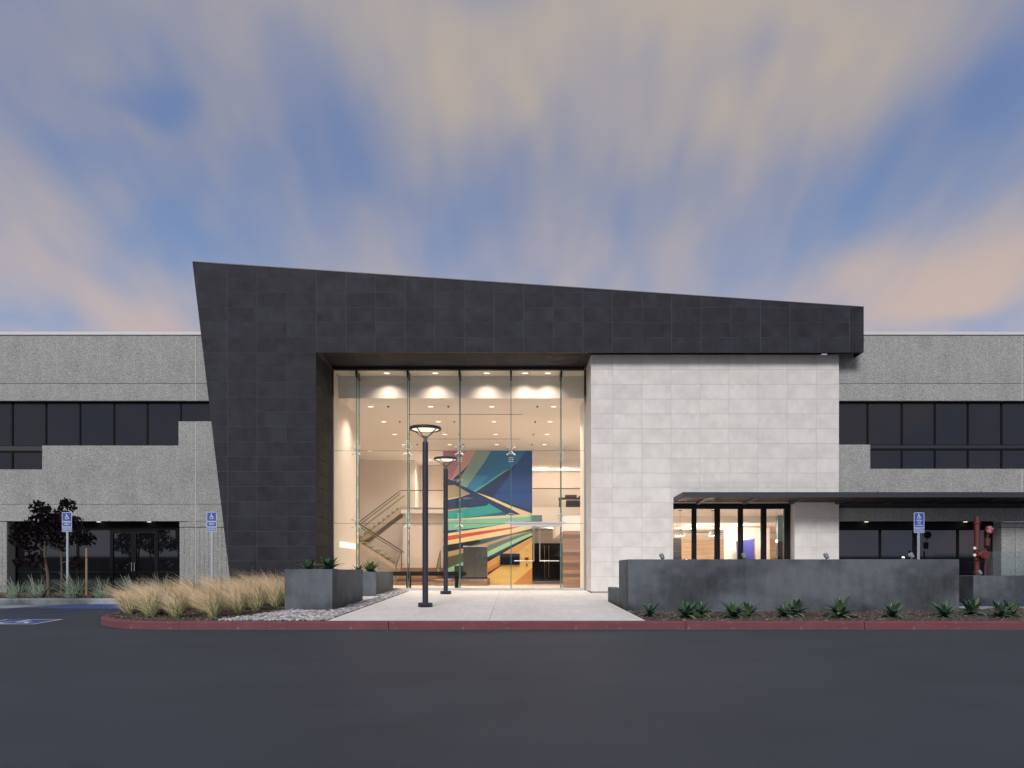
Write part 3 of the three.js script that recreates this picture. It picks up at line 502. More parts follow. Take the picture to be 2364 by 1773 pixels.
struct('wall', bx(.903, 4.8, UP, 6.5, 43.0, 43.15), M.plasterWarm);
struct('upper_floor', merge([bx(.903, 4.8, UP - .9, UP, 37.8, 37.95), bx(.903, 4.8, UP - .9, UP - .75, 37.953, 41.998), bx(.903, 4.8, UP - .1, UP - .004, 37.953, 42.998)]), M.plaster);
struct('upper_floor', bx(-5.5, -3.443, UP - .28, UP, 38.0, 43.4), M.plaster);
for (const [y, a, b] of [[29.2, -3.95, .31], [34.6, -4.0, .29]]) struct('ceiling_slot', bx(a, b, CE - .004, CE + .02, y, y + .07), M.black);

// ------------------------------------------------------------------ mural wall
{
  const K = 4, [c, x] = canvas(206 * K, 309 * K), A = (p) => [(p[0] / 9.76 + 1015 - 1023) * K, (p[1] / 9.76 + 1035 - 1040) * K], B = (p) => [(p[0] / 9.218 + 1015 - 1023) * K, (p[1] / 9.218 + 1190 - 1040) * K];
  const ink = ([r, g, b]) => `rgb(${toS(toL(r) * (b > r * 1.25 ? .62 : 1))},${toS(Math.min(1, toL(g) * 1.12))},${toS(Math.min(1, toL(b) * 1.35))})`;
  const fill = (f, col, ...pts) => { x.fillStyle = ink(col); x.beginPath(); pts.forEach((p, i) => { const [a, b] = f(p); i ? x.lineTo(a, b) : x.moveTo(a, b); }); x.closePath(); x.fill(); };
  x.fillStyle = ink([46, 60, 92]); x.fillRect(0, 0, c.width, c.height);
  fill(A, [178, 130, 134], [60, 40], [825, 40], [640, 380], [260, 720], [200, 690], [60, 640]);
  fill(A, [166, 120, 128], [60, 40], [520, 40], [430, 220], [60, 200]);
  fill(A, [204, 158, 138], [600, 40], [825, 40], [690, 300], [545, 470], [260, 720], [345, 500]);
  fill(A, [46, 60, 92], [545, 470], [690, 310], [590, 450], [350, 790], [250, 740]);
  fill(A, [152, 106, 118], [610, 430], [560, 580], [430, 750], [360, 770]);
  fill(A, [128, 158, 140], [825, 40], [1165, 40], [1000, 320], [800, 600], [605, 880], [470, 830], [430, 750], [590, 450]);
  fill(A, [48, 108, 145], [1165, 40], [1955, 40], [1740, 340], [1400, 560], [750, 955], [605, 880], [800, 600], [1000, 320]);
  fill(A, [60, 126, 160], [800, 600], [1100, 620], [900, 860], [750, 955], [605, 880]);
  fill(A, [108, 162, 152], [1620, 430], [1400, 535], [1060, 770], [750, 952], [800, 985], [1060, 820], [1300, 670]);
  fill(A, [45, 57, 88], [1740, 340], [1620, 430], [800, 985], [1200, 1110], [1660, 480]);
  fill(A, [46, 74, 126], [1955, 50], [2110, 50], [2110, 1500], [1660, 1300], [1200, 1110], [1660, 480], [1740, 340]);
  fill(A, [46, 60, 92], [1200, 1110], [1700, 1270], [2110, 1380], [2110, 1500], [1660, 1320]);
  fill(A, [164, 148, 112], [60, 860], [200, 830], [340, 820], [690, 1020], [430, 1090], [60, 1160]);
  fill(A, [164, 148, 112], [60, 690], [130, 690], [130, 790], [60, 790]);
  fill(A, [218, 198, 148], [690, 1020], [430, 1085], [60, 1150], [60, 1185], [430, 1105]);
  fill(A, [226, 202, 152], [820, 985], [1200, 1115], [1620, 1300], [2110, 1475], [1840, 1495], [1600, 1360], [1150, 1150]);
  fill(A, [220, 140, 72], [60, 1395], [690, 1322], [300, 1412], [60, 1440]);
  fill(A, [62, 158, 146], [60, 1435], [500, 1360], [1060, 1285], [1105, 1240], [1430, 1430], [1000, 1505], [500, 1580], [60, 1600]);
  fill(A, [45, 95, 122], [1430, 1430], [1520, 1490], [900, 1545], [1000, 1500]);
  fill(A, [218, 208, 158], [60, 1600], [600, 1570], [900, 1540], [1840, 1485], [2110, 1470], [2110, 1545], [1000, 1595], [60, 1650]);
  fill(B, [136, 192, 158], [60, 108], [800, 72], [1500, 45], [2000, 15], [2000, 110], [1350, 187], [800, 262], [60, 330]);
  fill(B, [76, 66, 98], [60, 327], [800, 262], [1380, 182], [900, 267], [400, 347], [60, 397]);
  fill(B, [238, 216, 158], [60, 395], [900, 265], [1380, 182], [2000, 120], [2000, 282], [1500, 392], [900, 503], [60, 645]);
  fill(B, [216, 96, 70], [60, 450], [800, 345], [1520, 250], [1760, 228], [1500, 290], [1000, 380], [500, 470], [60, 553]);
  fill(B, [84, 98, 106], [60, 640], [430, 585], [820, 518], [1540, 385], [2000, 268], [2000, 322], [1540, 412], [1000, 582], [500, 702], [60, 795]);
  fill(B, [40, 42, 48], [60, 640], [430, 585], [820, 518], [880, 560], [500, 702], [60, 795]);
  fill(B, [190, 158, 112], [2000, 315], [1540, 410], [1000, 580], [500, 700], [60, 795], [60, 915], [500, 805], [1100, 612], [1540, 462], [2000, 328]);
  fill(B, [104, 124, 112], [2000, 325], [1540, 460], [1100, 610], [500, 800], [60, 910], [60, 1140], [190, 1122], [500, 992], [1020, 772], [1400, 592], [2000, 348]);
  fill(B, [88, 92, 66], [700, 730], [500, 800], [60, 910], [60, 1140], [190, 1122], [500, 992], [700, 905]);
  fill(B, [160, 206, 152], [2000, 345], [1400, 590], [1020, 770], [500, 990], [60, 1170], [60, 1230], [480, 1155], [1020, 885], [1500, 642], [2000, 408]);
  fill(B, [30, 36, 56], [2000, 405], [1500, 662], [1020, 932], [480, 1180], [480, 1235], [1020, 992], [1500, 712], [2000, 442]);
  fill(B, [226, 186, 106], [2000, 440], [1500, 712], [1020, 992], [60, 1480], [60, 1560], [2000, 1560]);
  fill(B, [216, 160, 92], [1020, 1000], [1500, 722], [2000, 455], [2000, 540], [1640, 802], [1290, 1002], [1020, 1132]);
  fill(B, [206, 130, 66], [1020, 1130], [1290, 985], [1290, 1052], [1020, 1217]);
  fill(B, [112, 60, 56], [1020, 1215], [1320, 1040], [1320, 1064], [1020, 1282]);
  fill(B, [206, 136, 72], [2000, 1090], [1530, 1490], [1530, 1560], [2000, 1560]);
  solo('mural', new THREE.BoxGeometry(4.338, 6.50, .012).translate(-1.265, FL + .005 + 3.25, -38.008), std(0xffffff, .8, { map: print(c) }), 'large multicoloured abstract mural of slanting bands on the lobby back wall', 'mural');
}

// ------------------------------------------------------------------ staircase behind the left bays
const stair = thing('staircase', 'lobby staircase with glass balustrades and dark handrails against the back wall', 'staircase', [-5.3, FL, 36]);
{
  const t0 = std([.45, .38, .30], .7), rail = std([.10, .085, .07], .4, { metalness: .5 }), z0 = 36.8, z1 = 38.0, z2 = 39.6;
  const y1 = 1.22, y2 = 2.62, xa = -5.33, xb = -7.55;      // platform, half landing
  // entry steps, towards the doors
  for (let i = 0; i < 5; i++) part(stair, 'step', bx(-5.3, -3.46, FL + .001, FL + .16 * (i + 1), 35.1 + i * .34, 35.1 + (i + 1) * .34 - .004), M.wood[i % 5]);
  part(stair, 'platform', bx(-5.3, -3.46, FL + .001, y1, 36.804, 38.3), M.wood[0]);
  const run = (xA, yA, xB, yB, d0, d1, n) => {              // a flight with stringers, treads, a glass side and rails
    const s = (d) => { const g = poly([[xA, yA - .28], [xA, yA - .02], [xB, yB - .02], [xB, yB - .28]], d, d + .05); return g; };
    part(stair, 'stringer', s(d0), t0); part(stair, 'stringer', s(d1 - .05), t0);
    for (let i = 0; i < n; i++) { const x0 = lerp(xA, xB, i / n), x1 = lerp(xA, xB, (i + 1) / n), y = lerp(yA, yB, (i + 1) / n); part(stair, 'tread', merge([bx(Math.min(x0, x1), Math.max(x0, x1), y - .05, y, d0 + .052, d1 - .052), bx(Math.min(x0, x1), Math.min(x0, x1) + .02, y - (yB - yA) / n - .045, y - .051, d0 + .053, d1 - .053)]), t0); }
    part(stair, 'glass_side', poly([[xA, yA - .02], [xB, yB - .02], [xB, yB + .80], [xA, yA + .80]], d0 + .02, d0 + .032), M.guard);
    part(stair, 'handrail', bar(V(xA, yA + .84, d0 + .026), V(xB, yB + .84, d0 + .026), .024), rail);
    part(stair, 'handrail', bar(V(xA, yA + .70, d0 + .09), V(xB, yB + .70, d0 + .09), .02), rail);
    part(stair, 'handrail', bar(V(xA, yA + .75, d1 - .05), V(xB, yB + .75, d1 - .05), .022), rail);
  };
  run(xa, y1, xb, y2, z0, z1, 8);
  run(xb, y2, -5.53, UP, z1 + .05, z2, 9);
  part(stair, 'landing', bx(-8.6, xb, y2 - .28, y2, z0, z2), t0);
  for (const X of [-5.3, -3.46]) {
    part(stair, 'handrail', merge([bar(V(X, 1.26, 35.1), V(X, 2.03, 36.8), .024), bar(V(X, FL, 35.1), V(X, 1.26, 35.1), .018), bar(V(X, 2.03, 36.8), V(X, y1, 36.8), .018)]), rail);
    part(stair, 'glass_side', new THREE.PlaneGeometry(1.7, .6).applyMatrix4(new THREE.Matrix4().makeShear(0, 0, 0, 0, 0, 0)).rotateY(Math.PI / 2).applyMatrix4(new THREE.Matrix4().set(1, 0, 0, 0, 0, 1, -.45, 0, 0, 0, 1, 0, 0, 0, 0, 1)).translate(X, 1.25, -35.95), M.guard);
  }
  part(stair, 'handrail', bar(V(-5.53, UP + .84, 38.03), V(-3.45, UP + .84, 38.03), .022), rail);
  part(stair, 'glass_side', new THREE.PlaneGeometry(2.06, .82).translate(-4.49, UP + .41, -38.02), M.guard);
  part(stair, 'edge_trim', bx(-5.5, -3.45, UP - .05, UP + .004, 37.97, 37.998), M.steel);
}
// sconce by the stair foot
{
  const s = thing('wall_light', 'small glowing wall light low on the stair wall beyond the glass', 'wall light', [-4.75, 1.5, 41.0]);
  part(s, 'shade', rbx(-5.42, -5.22, 1.62, 1.78, 41.08, 41.19, .02), M.glow); lamp([-5.32, 1.7, 40.95], .25, 4);
}
// long black table, brushed steel desk on a timber plinth
{
  const t = thing('table', 'long black table just inside the lobby glass, in front of the stair', 'table', [-3.3, FL, 29]);
  part(t, 'table_top', rbx(-4.86, -1.77, .885, 1.035, 28.6, 29.6, .01), M.frame);
  for (const x of [-3.92, -2.13]) for (const d of [28.75, 29.4]) part(t, 'leg', bx(x - .045, x + .045, FL, .884, d, d + .08), M.frame);
  part(t, 'stretcher', bar(V(-4.8, .69, 29.1), V(-1.9, .69, 29.1), .012), M.black);
  const p = thing('plinth', 'low timber plank plinth under the brushed steel desk in the lobby', 'plinth', [-2.3, FL, 34]);
  part(p, 'core', bx(-3.43, -1.16, FL + .001, .715, 34.02, 37.9), M.wood[3]);
  const r = rng(3); for (let j = 0; j < 3; j++) { let x = -3.44; while (x < -1.16) { const w = .35 + r() * .5, e = Math.min(-1.15, x + w); part(p, 'plank', bx(x + .003, e - .003, FL + .003 + j * .1, FL + .098 + j * .1, 34.0, 34.018, r() * 5, r() * 5), M.wood[Math.floor(r() * 5)]); x = e; } }
  const d = thing('reception_desk', 'tall brushed steel reception desk panel in front of the mural', 'desk', [-1.68, .72, 34.2]);
  part(d, 'base', bx(-2.6, -1.16, .718, .80, 34.05, 34.9), M.black);
  for (const [a, b] of [[-2.205, -1.684], [-1.68, -1.16]]) part(d, 'panel', rbx(a, b, .803, 2.12, 34.04, 34.5, .01), M.brushed);
  part(d, 'top', rbx(-2.22, -1.15, 2.122, 2.16, 34.02, 34.6, .008), M.steel);
  part(d, 'side_panel', rbx(-2.6, -2.22, .803, 1.3, 34.2, 34.9, .01), M.black);
}
// things on the mural wall
{
  const tv = thing('wall_screen', 'dark wall mounted screen on the yellow lower part of the mural', 'screen', [-.18, 1.6, 37.9]);
  part(tv, 'bezel', rbx(-.665, .295, 1.365, 1.915, 37.92, 37.985, .01), M.black); part(tv, 'display', bx(-.645, .275, 1.385, 1.895, 37.912, 37.919), std([.008, .011, .022], .12));
  const al = thing('fire_alarm', 'small red fire alarm panel on the mural right of the dark screen', 'alarm panel', [.64, 1.6, 37.95]);
  part(al, 'case', rbx(.53, .735, 1.585, 1.735, 37.93, 37.995, .008), std([.35, .035, .03], .5)); part(al, 'display', bx(.585, .69, 1.63, 1.70, 37.922, 37.929), M.black);
  solo('pull_station', rbx(.60, .665, 1.30, 1.43, 37.94, 37.995, .008), std([.35, .035, .03], .5), 'tiny red alarm pull box under the alarm panel on the mural', 'alarm box');
  const se = thing('wall_sensor', 'small white round sensor high on the yellow part of the mural', 'sensor', [.62, 2.2, 37.95]); part(se, 'cover', rbx(.575, .665, 2.13, 2.26, 37.94, 37.995, .02), M.white); part(se, 'lens', new THREE.SphereGeometry(.03, 12, 8).translate(.62, 2.2, -37.94), M.white);
  solo('teal_sign', rbx(.86, 1.37, 3.47, 3.77, 37.74, 37.785, .006), std([.10, .22, .25], .5), 'small rectangular teal panel above the inner doors, right of the mural', 'panel');
}
// inner double doors, timber clad wall, upper floor furniture
{
  const d = thing('inner_doors', 'dark double doors with long brass pulls at the back of the lobby', 'door', [1.75, FL, 41.9]);
  for (const s of [0, 1]) { const a = 1.0 + s * .77; part(d, 'leaf', bx(a, a + .764, FL + .12, 2.5, 41.9, 41.95), std([.02, .022, .028], .08)); part(d, 'kick_plate', bx(a, a + .764, FL + .002, FL + .118, 41.88, 41.95), M.steel); const x = s ? 1.88 : 1.66; part(d, 'pull', merge([bar(V(x, .7, 41.82), V(x, 2.45, 41.82), .02), bar(V(x, .8, 41.82), V(x, .8, 41.9), .012), bar(V(x, 2.3, 41.82), V(x, 2.3, 41.9), .012)]), std([.5, .36, .22], .35, { metalness: 1 })); }
  part(d, 'frame', merge([bx(.93, .998, FL, 2.56, 41.86, 41.99), bx(2.536, 2.6, FL, 2.56, 41.86, 41.99), bx(.998, 2.536, 2.502, 2.56, 41.86, 41.99)]), M.frame);
  const w = thing('timber_wall', 'reclaimed timber clad wall inside the lobby, right of the inner doors', 'wall', [2.9, FL, 30]);
  part(w, 'core', bx(1.9, 4.79, FL, 2.60, 30.03, 30.3), M.wood[3]);
  const r = rng(8); for (let j = 0; j < 16; j++) { let x = 1.88; const y = FL + .003 + j * .136; while (x < 4.7) { const e = Math.min(4.79, x + .5 + r() * .9); part(w, 'plank', bx(x + .002, e - .002, y, y + .132, 30.0 - r() * .008, 30.028, r() * 5, r() * 5), M.wood[Math.floor(r() * 5)]); x = e; } }
  struct('soffit_box', bx(1.9, 4.79, 2.602, 3.2, 30.0, 37.79), M.plaster);
  const g = thing('balcony_guard', 'glass balcony guard with thin dark rail on the upper floor right of the mural', 'railing', [2.8, UP, 37.9]);
  part(g, 'pane', new THREE.PlaneGeometry(3.88, .88).translate(2.85, UP + .44, -37.87), M.guard); part(g, 'rail', bar(V(.91, UP + .91, 37.87), V(4.79, UP + .91, 37.87), .022), M.blackMetal);
  const k = thing('upper_desk', 'dark desk with equipment on the upper floor behind the balcony glass', 'desk', [3.2, UP, 41]);
  part(k, 'top', rbx(2.36, 4.3, UP + .68, UP + .74, 40.6, 41.4, .008), M.black); for (const x of [2.42, 4.2]) part(k, 'leg', bx(x - .03, x + .03, UP, UP + .679, 40.7, 41.3), M.black); part(k, 'cabinet', rbx(2.75, 3.75, UP + .05, UP + .6, 40.7, 41.2, .02), std([.05, .045, .04], .6)); part(k, 'equipment', rbx(2.7, 3.3, UP + .742, UP + .9, 40.8, 41.2, .02), std([.10, .085, .07], .6)); part(k, 'equipment', rbx(3.4, 3.65, UP + .742, UP + .84, 40.8, 41.1, .02), M.black);
  const l = thing('linear_light', 'long thin glowing ceiling strip on the upper floor right of the mural', 'strip light', [2.8, 6.49, 41.7]); part(l, 'diffuser', bx(.95, 4.7, 6.47, 6.498, 41.66, 41.74), M.glow);
  for (const x of [1.5, 2.7, 3.9]) lamp([x, 6.38, 41.4], 1.6, 6);
}
// raised letters with a warm halo on the left lobby wall
{
  const { FontLoader } = await import('three/addons/loaders/FontLoader.js'), { TextGeometry } = await import('three/addons/geometries/TextGeometry.js');
  const font = await new FontLoader().loadAsync('fonts/droid/droid_sans_bold.typeface.json');
  const s = thing('lobby_lettering', 'row of small glowing raised letters on the left lobby wall behind the glass', 'lettering', [-5.93, 2.0, 27]);
  [...'LUXTOUSTUG'].forEach((ch, i) => { const g = new TextGeometry(ch, { font, size: .20, depth: .03, curveSegments: 4 }); g.rotateY(Math.PI / 2); const d = 26.55 + i * .265; g.translate(-5.925, 1.87, -d); part(s, 'letter', g, std([.8, .8, .8], .5, { emissive: rgb(1, .88, .66), emissiveIntensity: .55 })); });
  for (const d of [26.9, 27.8, 28.7]) lamp([-5.80, 1.97, d], .012, 3);
}
// downlights
{
  const proto = thing('ceiling_light', '', 'ceiling light', [0, CE, 27], 'round downlights in the lobby ceiling');
  local(proto, 'trim', new THREE.TorusGeometry(.11, .014, 8, 24).rotateX(Math.PI / 2).translate(0, -.006, 0), M.white); local(proto, 'lens', new THREE.CylinderGeometry(.10, .10, .012, 24).translate(0, -.008, 0), M.glow);
  const rows = [27.8, 30.6, 33.4, 36.1], cols = [-5.1, -2.96, -.78, 1.42], rn = ['nearest', 'second', 'third', 'farthest'], cn = ['leftmost', 'second', 'third', 'rightmost']; let k = 0;
  rows.forEach((d, j) => cols.forEach((x, i) => { const label = `round ceiling downlight, ${cn[i]} of four in the ${rn[j]} row of the lobby ceiling`; if (k++) twin(proto, label, [x, CE, d]); else { proto.position.copy(V(x, CE, d)); proto.userData.label = label; } spot([x, CE - .03, d], [x, 0, d], 19, 1.2, .9, 5); }));
  const hs = [[-4.24], [-2.62], [-.91], [.385], [1.14]]; hs.forEach(([x], i) => { twin(proto, `round downlight, ${ORD[i]} from the left in the high strip at the top of the glass`, [x, 7.678, 26.06]).userData.group = 'downlights washing the band above the lobby glass'; spot([x, 7.65, 26.06], [x, 5, 26.12], 6.5, 1.1, .8, 3); });
  for (const [x, d] of [[-7, 33], [-7, 38], [3.6, 33], [-4.4, 41]]) { twin(proto, `round downlight over the ${d === 41 ? 'upper landing behind the stair' : x > 0 ? 'right hand side bay' : d === 33 ? 'front of the stair bay' : 'back of the stair bay'} of the lobby`, [x, CE, d]); spot([x, CE - .03, d], [x, 0, d], 34, 1.2, .9, 5); }
  twin(proto, 'round downlight in the soffit over the inner doors', [1.9, UP - .905, 39.5]); lamp([1.9, UP - 1.0, 39.5], 1.6, 4); lamp([3.0, 2.95, 29.2], .7, 4);
  const sp = thing('sprinkler', '', 'sprinkler', [0, CE, 27.8], 'small dark sprinkler heads in the lobby ceiling'); local(sp, 'plate', new THREE.CylinderGeometry(.05, .05, .01, 14).translate(0, -.006, 0), std([.12, .10, .09], .5)); local(sp, 'head', new THREE.CylinderGeometry(.035, .012, .05, 10).translate(0, -.035, 0), std([.12, .10, .09], .5)); k = 0;
  rows.forEach((d, j) => [-4.47, -2.33, .84].forEach((x, i) => { const label = `tiny dark sprinkler head, ${['left', 'middle', 'right'][i]} one beside the ${rn[j]} row of lobby downlights`; if (k++) twin(sp, label, [x, CE, d]); else { sp.position.copy(V(x, CE, d)); sp.userData.label = label; } }));
}

// ------------------------------------------------------------------ room behind the folding glass
{
  struct('floor', bx(4.9, 14, .2, .38, 24.4, 38), M.floor);
  struct('ceiling', merge([bx(4.86, 14, 3.16, 3.26, 24.62, 29.9), bx(4.86, 14, 2.93, 3.05, 30.103, 38.2)]), M.plaster);
  struct('bulkhead', bx(4.86, 14, 2.92, 3.3, 29.903, 30.1), M.plaster);
  struct('wall', bx(4.883, 4.96, .38, 3.4, 24.62, 27.7), M.plaster); struct('wall', bx(4.885, 4.96, .38, 3.4, 27.8, 38), M.plaster);
  struct('wall', bx(14, 14.15, .38, 3.4, 24.7, 38.2), M.plaster); struct('wall', bx(4.96, 14, .38, 2.925, 38.0, 38.15), M.plaster);
  struct('wall', bx(10.0, 14, .38, 3.4, 24.72, 24.8), M.plaster);
  struct('wall', bx(9.0, 10.9, .38, 2.915, 33.2, 33.4), M.plaster);
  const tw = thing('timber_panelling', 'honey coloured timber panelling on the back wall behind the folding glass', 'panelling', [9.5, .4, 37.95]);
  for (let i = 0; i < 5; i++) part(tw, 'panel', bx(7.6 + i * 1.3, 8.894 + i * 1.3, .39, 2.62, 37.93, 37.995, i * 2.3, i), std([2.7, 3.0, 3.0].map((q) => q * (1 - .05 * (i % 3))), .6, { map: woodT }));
  const cb = thing('dark_cabinet', 'tall dark cabinet seen through the leftmost pane of the folding glass', 'cabinet', [7.0, .4, 34]); part(cb, 'body', rbx(6.6, 7.32, .39, 2.5, 34, 34.6, .02), M.black); for (const y of [.9, 1.4, 1.9]) part(cb, 'shelf_edge', bx(6.62, 7.30, y, y + .03, 33.98, 33.998), std([.05, .05, .055], .5));
  const bb = thing('blue_board', 'tilted bright blue board standing in the room behind the folding glass', 'board', [9.55, .4, 32.4]);
  part(bb, 'face', poly([[9.36, .5], [10.02, .5], [9.98, 2.40], [9.24, 2.30]], 32.4, 32.44), std([.030, .035, .22], .5)); part(bb, 'edge', poly([[10.023, .5], [10.06, .5], [10.03, 2.42], [9.983, 2.405]], 32.4, 32.46), std([.2, .11, .06], .6));
  const tc = thing('teal_column', 'teal painted narrow wall edge seen through the rightmost pane of folding glass', 'column', [10.1, .4, 29.5]); part(tc, 'face', bx(9.99, 10.18, 2.18, 3.155, 29.5, 29.7), std([.10, .25, .27], .6)); part(tc, 'base', bx(9.99, 10.18, .39, 2.178, 29.5, 29.7), M.black);
  const pd = thing('pendant_lamp', 'white dome pendant lamp behind the leftmost pane of the folding glass', 'pendant lamp', [5.76, 2.28, 27], 'white dome pendants behind the folding glass');
  local(pd, 'dome', new THREE.SphereGeometry(.165, 24, 12, 0, 6.3, 0, Math.PI / 2).scale(1, 1.35, 1), std([.78, .75, .70], .6, { side: THREE.DoubleSide })); local(pd, 'bulb', new THREE.CylinderGeometry(.13, .13, .012, 20).translate(0, .03, 0), M.glow); local(pd, 'cord', new THREE.CylinderGeometry(.004, .004, .66, 6).translate(0, .55, 0), M.black); local(pd, 'rose', new THREE.CylinderGeometry(.07, .07, .02, 16).translate(0, .868, 0), M.black);
  twin(pd, 'white dome pendant lamp behind the second pane from the left of the folding glass', [6.9, 2.28, 27]);
  lamp([5.76, 2.2, 27], 2, 5); lamp([6.9, 2.2, 27], 2, 5);
  const bl = thing('bare_bulb', 'small bare hanging bulb behind the rightmost pane of the folding glass', 'bulb', [9.1, 2.1, 27]); local(bl, 'bulb', new THREE.SphereGeometry(.05, 14, 10), M.glow); local(bl, 'cord', new THREE.CylinderGeometry(.004, .004, 1.0, 6).translate(0, .55, 0), M.black); lamp([9.1, 2.0, 27], .35, 3);
  [[7.62, 0, 'left'], [9.17, 0, 'right']].forEach(([x, y, n]) => { const l = thing('strip_light', `long glowing strip light in the ceiling behind the folding glass, the ${n} one of two`, 'strip light', [x, 2.92, 33]); part(l, 'diffuser', bx(x - .04, x + .04, 2.905, 2.928, 30.5, 35), M.glow); for (const d of [31.5, 34]) lamp([x, 2.82, d], 6.2, 5); });
  spot([10.0, 2.85, 31.6], [10.0, 1.2, 33.2], 5, 1.0, .9, 5);
  for (const [x, w] of [[6.2, 'left'], [8.0, 'right']]) { const c = thing('round_downlight', `small round downlight just inside the folding glass, the ${w} one`, 'ceiling light', [x, 3.16, 25.6]); local(c, 'trim', new THREE.TorusGeometry(.075, .01, 8, 20).rotateX(Math.PI / 2).translate(0, -.006, 0), M.white); local(c, 'lens', new THREE.CylinderGeometry(.07, .07, .01, 20).translate(0, -.008, 0), M.glow); spot([x, 3.12, 25.6], [x, 0, 25.6], 8, 1.1, .9, 4); }
}

// ------------------------------------------------------------------ concrete planters and low walls
{
  const open = (t, x0, x1, y0, y1, d0, d1, w = .1) => {     // an open box of cast concrete with eased edges
    part(t, 'front', rbx(x0, x1, y0, y1, d0, d0 + w, .012), M.cast); part(t, 'back', rbx(x0, x1, y0, y1, d1 - w, d1, .012), M.cast);
    part(t, 'side', rbx(x0 + .001, x0 + w, y0, y1 - .001, d0 + w, d1 - w, .004), M.cast); part(t, 'side', rbx(x1 - w, x1 - .001, y0, y1 - .001, d0 + w, d1 - w, .004), M.cast);
    part(t, 'soil', bx(x0 + w, x1 - w, y0 + .1, y1 - .05, d0 + w, d1 - w), M.mulch);
  };
  open(thing('planter', 'tall square charcoal concrete planter standing in the pebbles left of the walkway', 'planter', [-4.3, .18, 18]), -4.82, -3.81, .1, 1.085, 16.4, 19.7);
  open(thing('planter', 'lower concrete planter against the lobby glass, behind the tall planter', 'planter', [-4.45, .35, 24]), -4.97, -3.95, .25, 1.03, 22.4, 25.6);
  const lw = thing('planter_wall', 'long charcoal concrete planter wall beside the red kerb, right of the walkway', 'planter', [5.9, .17, 17.2]);
  open(lw, 2.42, 9.43, .05, 1.295, 16.5, 17.95, .16);
  part(lw, 'lower_wall', rbx(2.422, 2.62, .1, .64, 17.952, 20.05, .01), M.cast);
  const rp = thing('planter_wall', 'low concrete planter wall at the far right edge, behind the last agaves', 'planter', [15, .2, 20.7]);
  open(rp, 12.2, 22, .1, .925, 20.7, 22.4, .14);
}

// ------------------------------------------------------------------ street lamps
{
  const L = thing('street_lamp', 'nearest dark post lamp with glowing dish on the walkway, the taller looking one', 'street lamp', [-2.0, yP(17.65), 17.65], 'pair of post lamps on the walkway');
  local(L, 'base', new THREE.LatheGeometry([[.0, 0], [.165, 0], [.165, .085], [.158, .095], [.066, .095]].map(([x, y]) => new THREE.Vector2(x, y)), 32), M.lampMetal);
  local(L, 'pole', new THREE.LatheGeometry([[.066, .09], [.066, 3.72], [.061, 3.73], [.0, 3.73]].map(([x, y]) => new THREE.Vector2(x, y)), 28), M.lampMetal);
  local(L, 'neck', new THREE.LatheGeometry([[.040, 3.725], [.044, 3.735], [.044, 3.86], [.03, 3.875], [.0, 3.875]].map(([x, y]) => new THREE.Vector2(x, y)), 20), std([.10, .085, .085], .5));
  for (let i = 0; i < 4; i++) { const a = Math.PI / 4 + i * Math.PI / 2 - .25, A = new THREE.Vector3(.035 * Math.cos(a), 3.82, .035 * Math.sin(a)), B = new THREE.Vector3(.325 * Math.cos(a), 4.02, .325 * Math.sin(a)); local(L, 'arm', beam(A, B, .022, .012), M.lampMetal); }
  local(L, 'ring', new THREE.LatheGeometry([[.308, 4.012], [.33, 3.998], [.355, 4.002], [.366, 4.03], [.354, 4.064], [.31, 4.074], [.300, 4.04], [.308, 4.012]].map(([x, y]) => new THREE.Vector2(x, y)), 48), M.lampMetal);
  local(L, 'lens', new THREE.LatheGeometry([[.0, 3.972], [.12, 3.977], [.22, 3.99], [.302, 4.018]].map(([x, y]) => new THREE.Vector2(x, y)), 40), M.lens);
  local(L, 'cap', new THREE.LatheGeometry([[.0, 4.085], [.2, 4.08], [.31, 4.069], [.305, 4.06], [.0, 4.065]].map(([x, y]) => new THREE.Vector2(x, y)), 40), M.lampMetal);
  twin(L, 'farther dark post lamp with glowing dish on the walkway, just outside the lobby glass', [-2.03, yP(23.3), 23.3]);
  for (const d of [17.65, 23.3]) panel([d < 20 ? -2 : -2.03, yP(d) + 3.962, d], .42, .42, 1.6);
}

// ------------------------------------------------------------------ parking signs
function signFace(lines, second) {
  const [c, x] = canvas(256, 512); x.fillStyle = '#dfe3ea'; x.fillRect(0, 0, 256, 512); x.fillStyle = '#2f4f9c'; x.fillRect(9, 9, 238, 494); x.fillStyle = '#dfe3ea'; x.fillRect(9, 372, 238, 9); x.strokeStyle = '#dfe3ea';
  wheelchair(x, [120, lines.length > 2 ? 95 : 112], lines.length > 2 ? 1.35 : 1.6); x.textAlign = 'center'; x.fillStyle = '#dfe3ea';
  const big = lines.length > 2 ? 34 : 56, gap = lines.length > 2 ? 44 : 66, y0 = lines.length > 2 ? 208 : 270; x.font = `bold ${big}px sans-serif`; lines.forEach((t, i) => x.fillText(t, 128, y0 + i * gap, 222));
  x.font = 'bold 42px sans-serif'; second.forEach((t, i) => x.fillText(t, 128, 430 + i * 52, 220)); return std(0xffffff, .45, { map: print(c) });
}
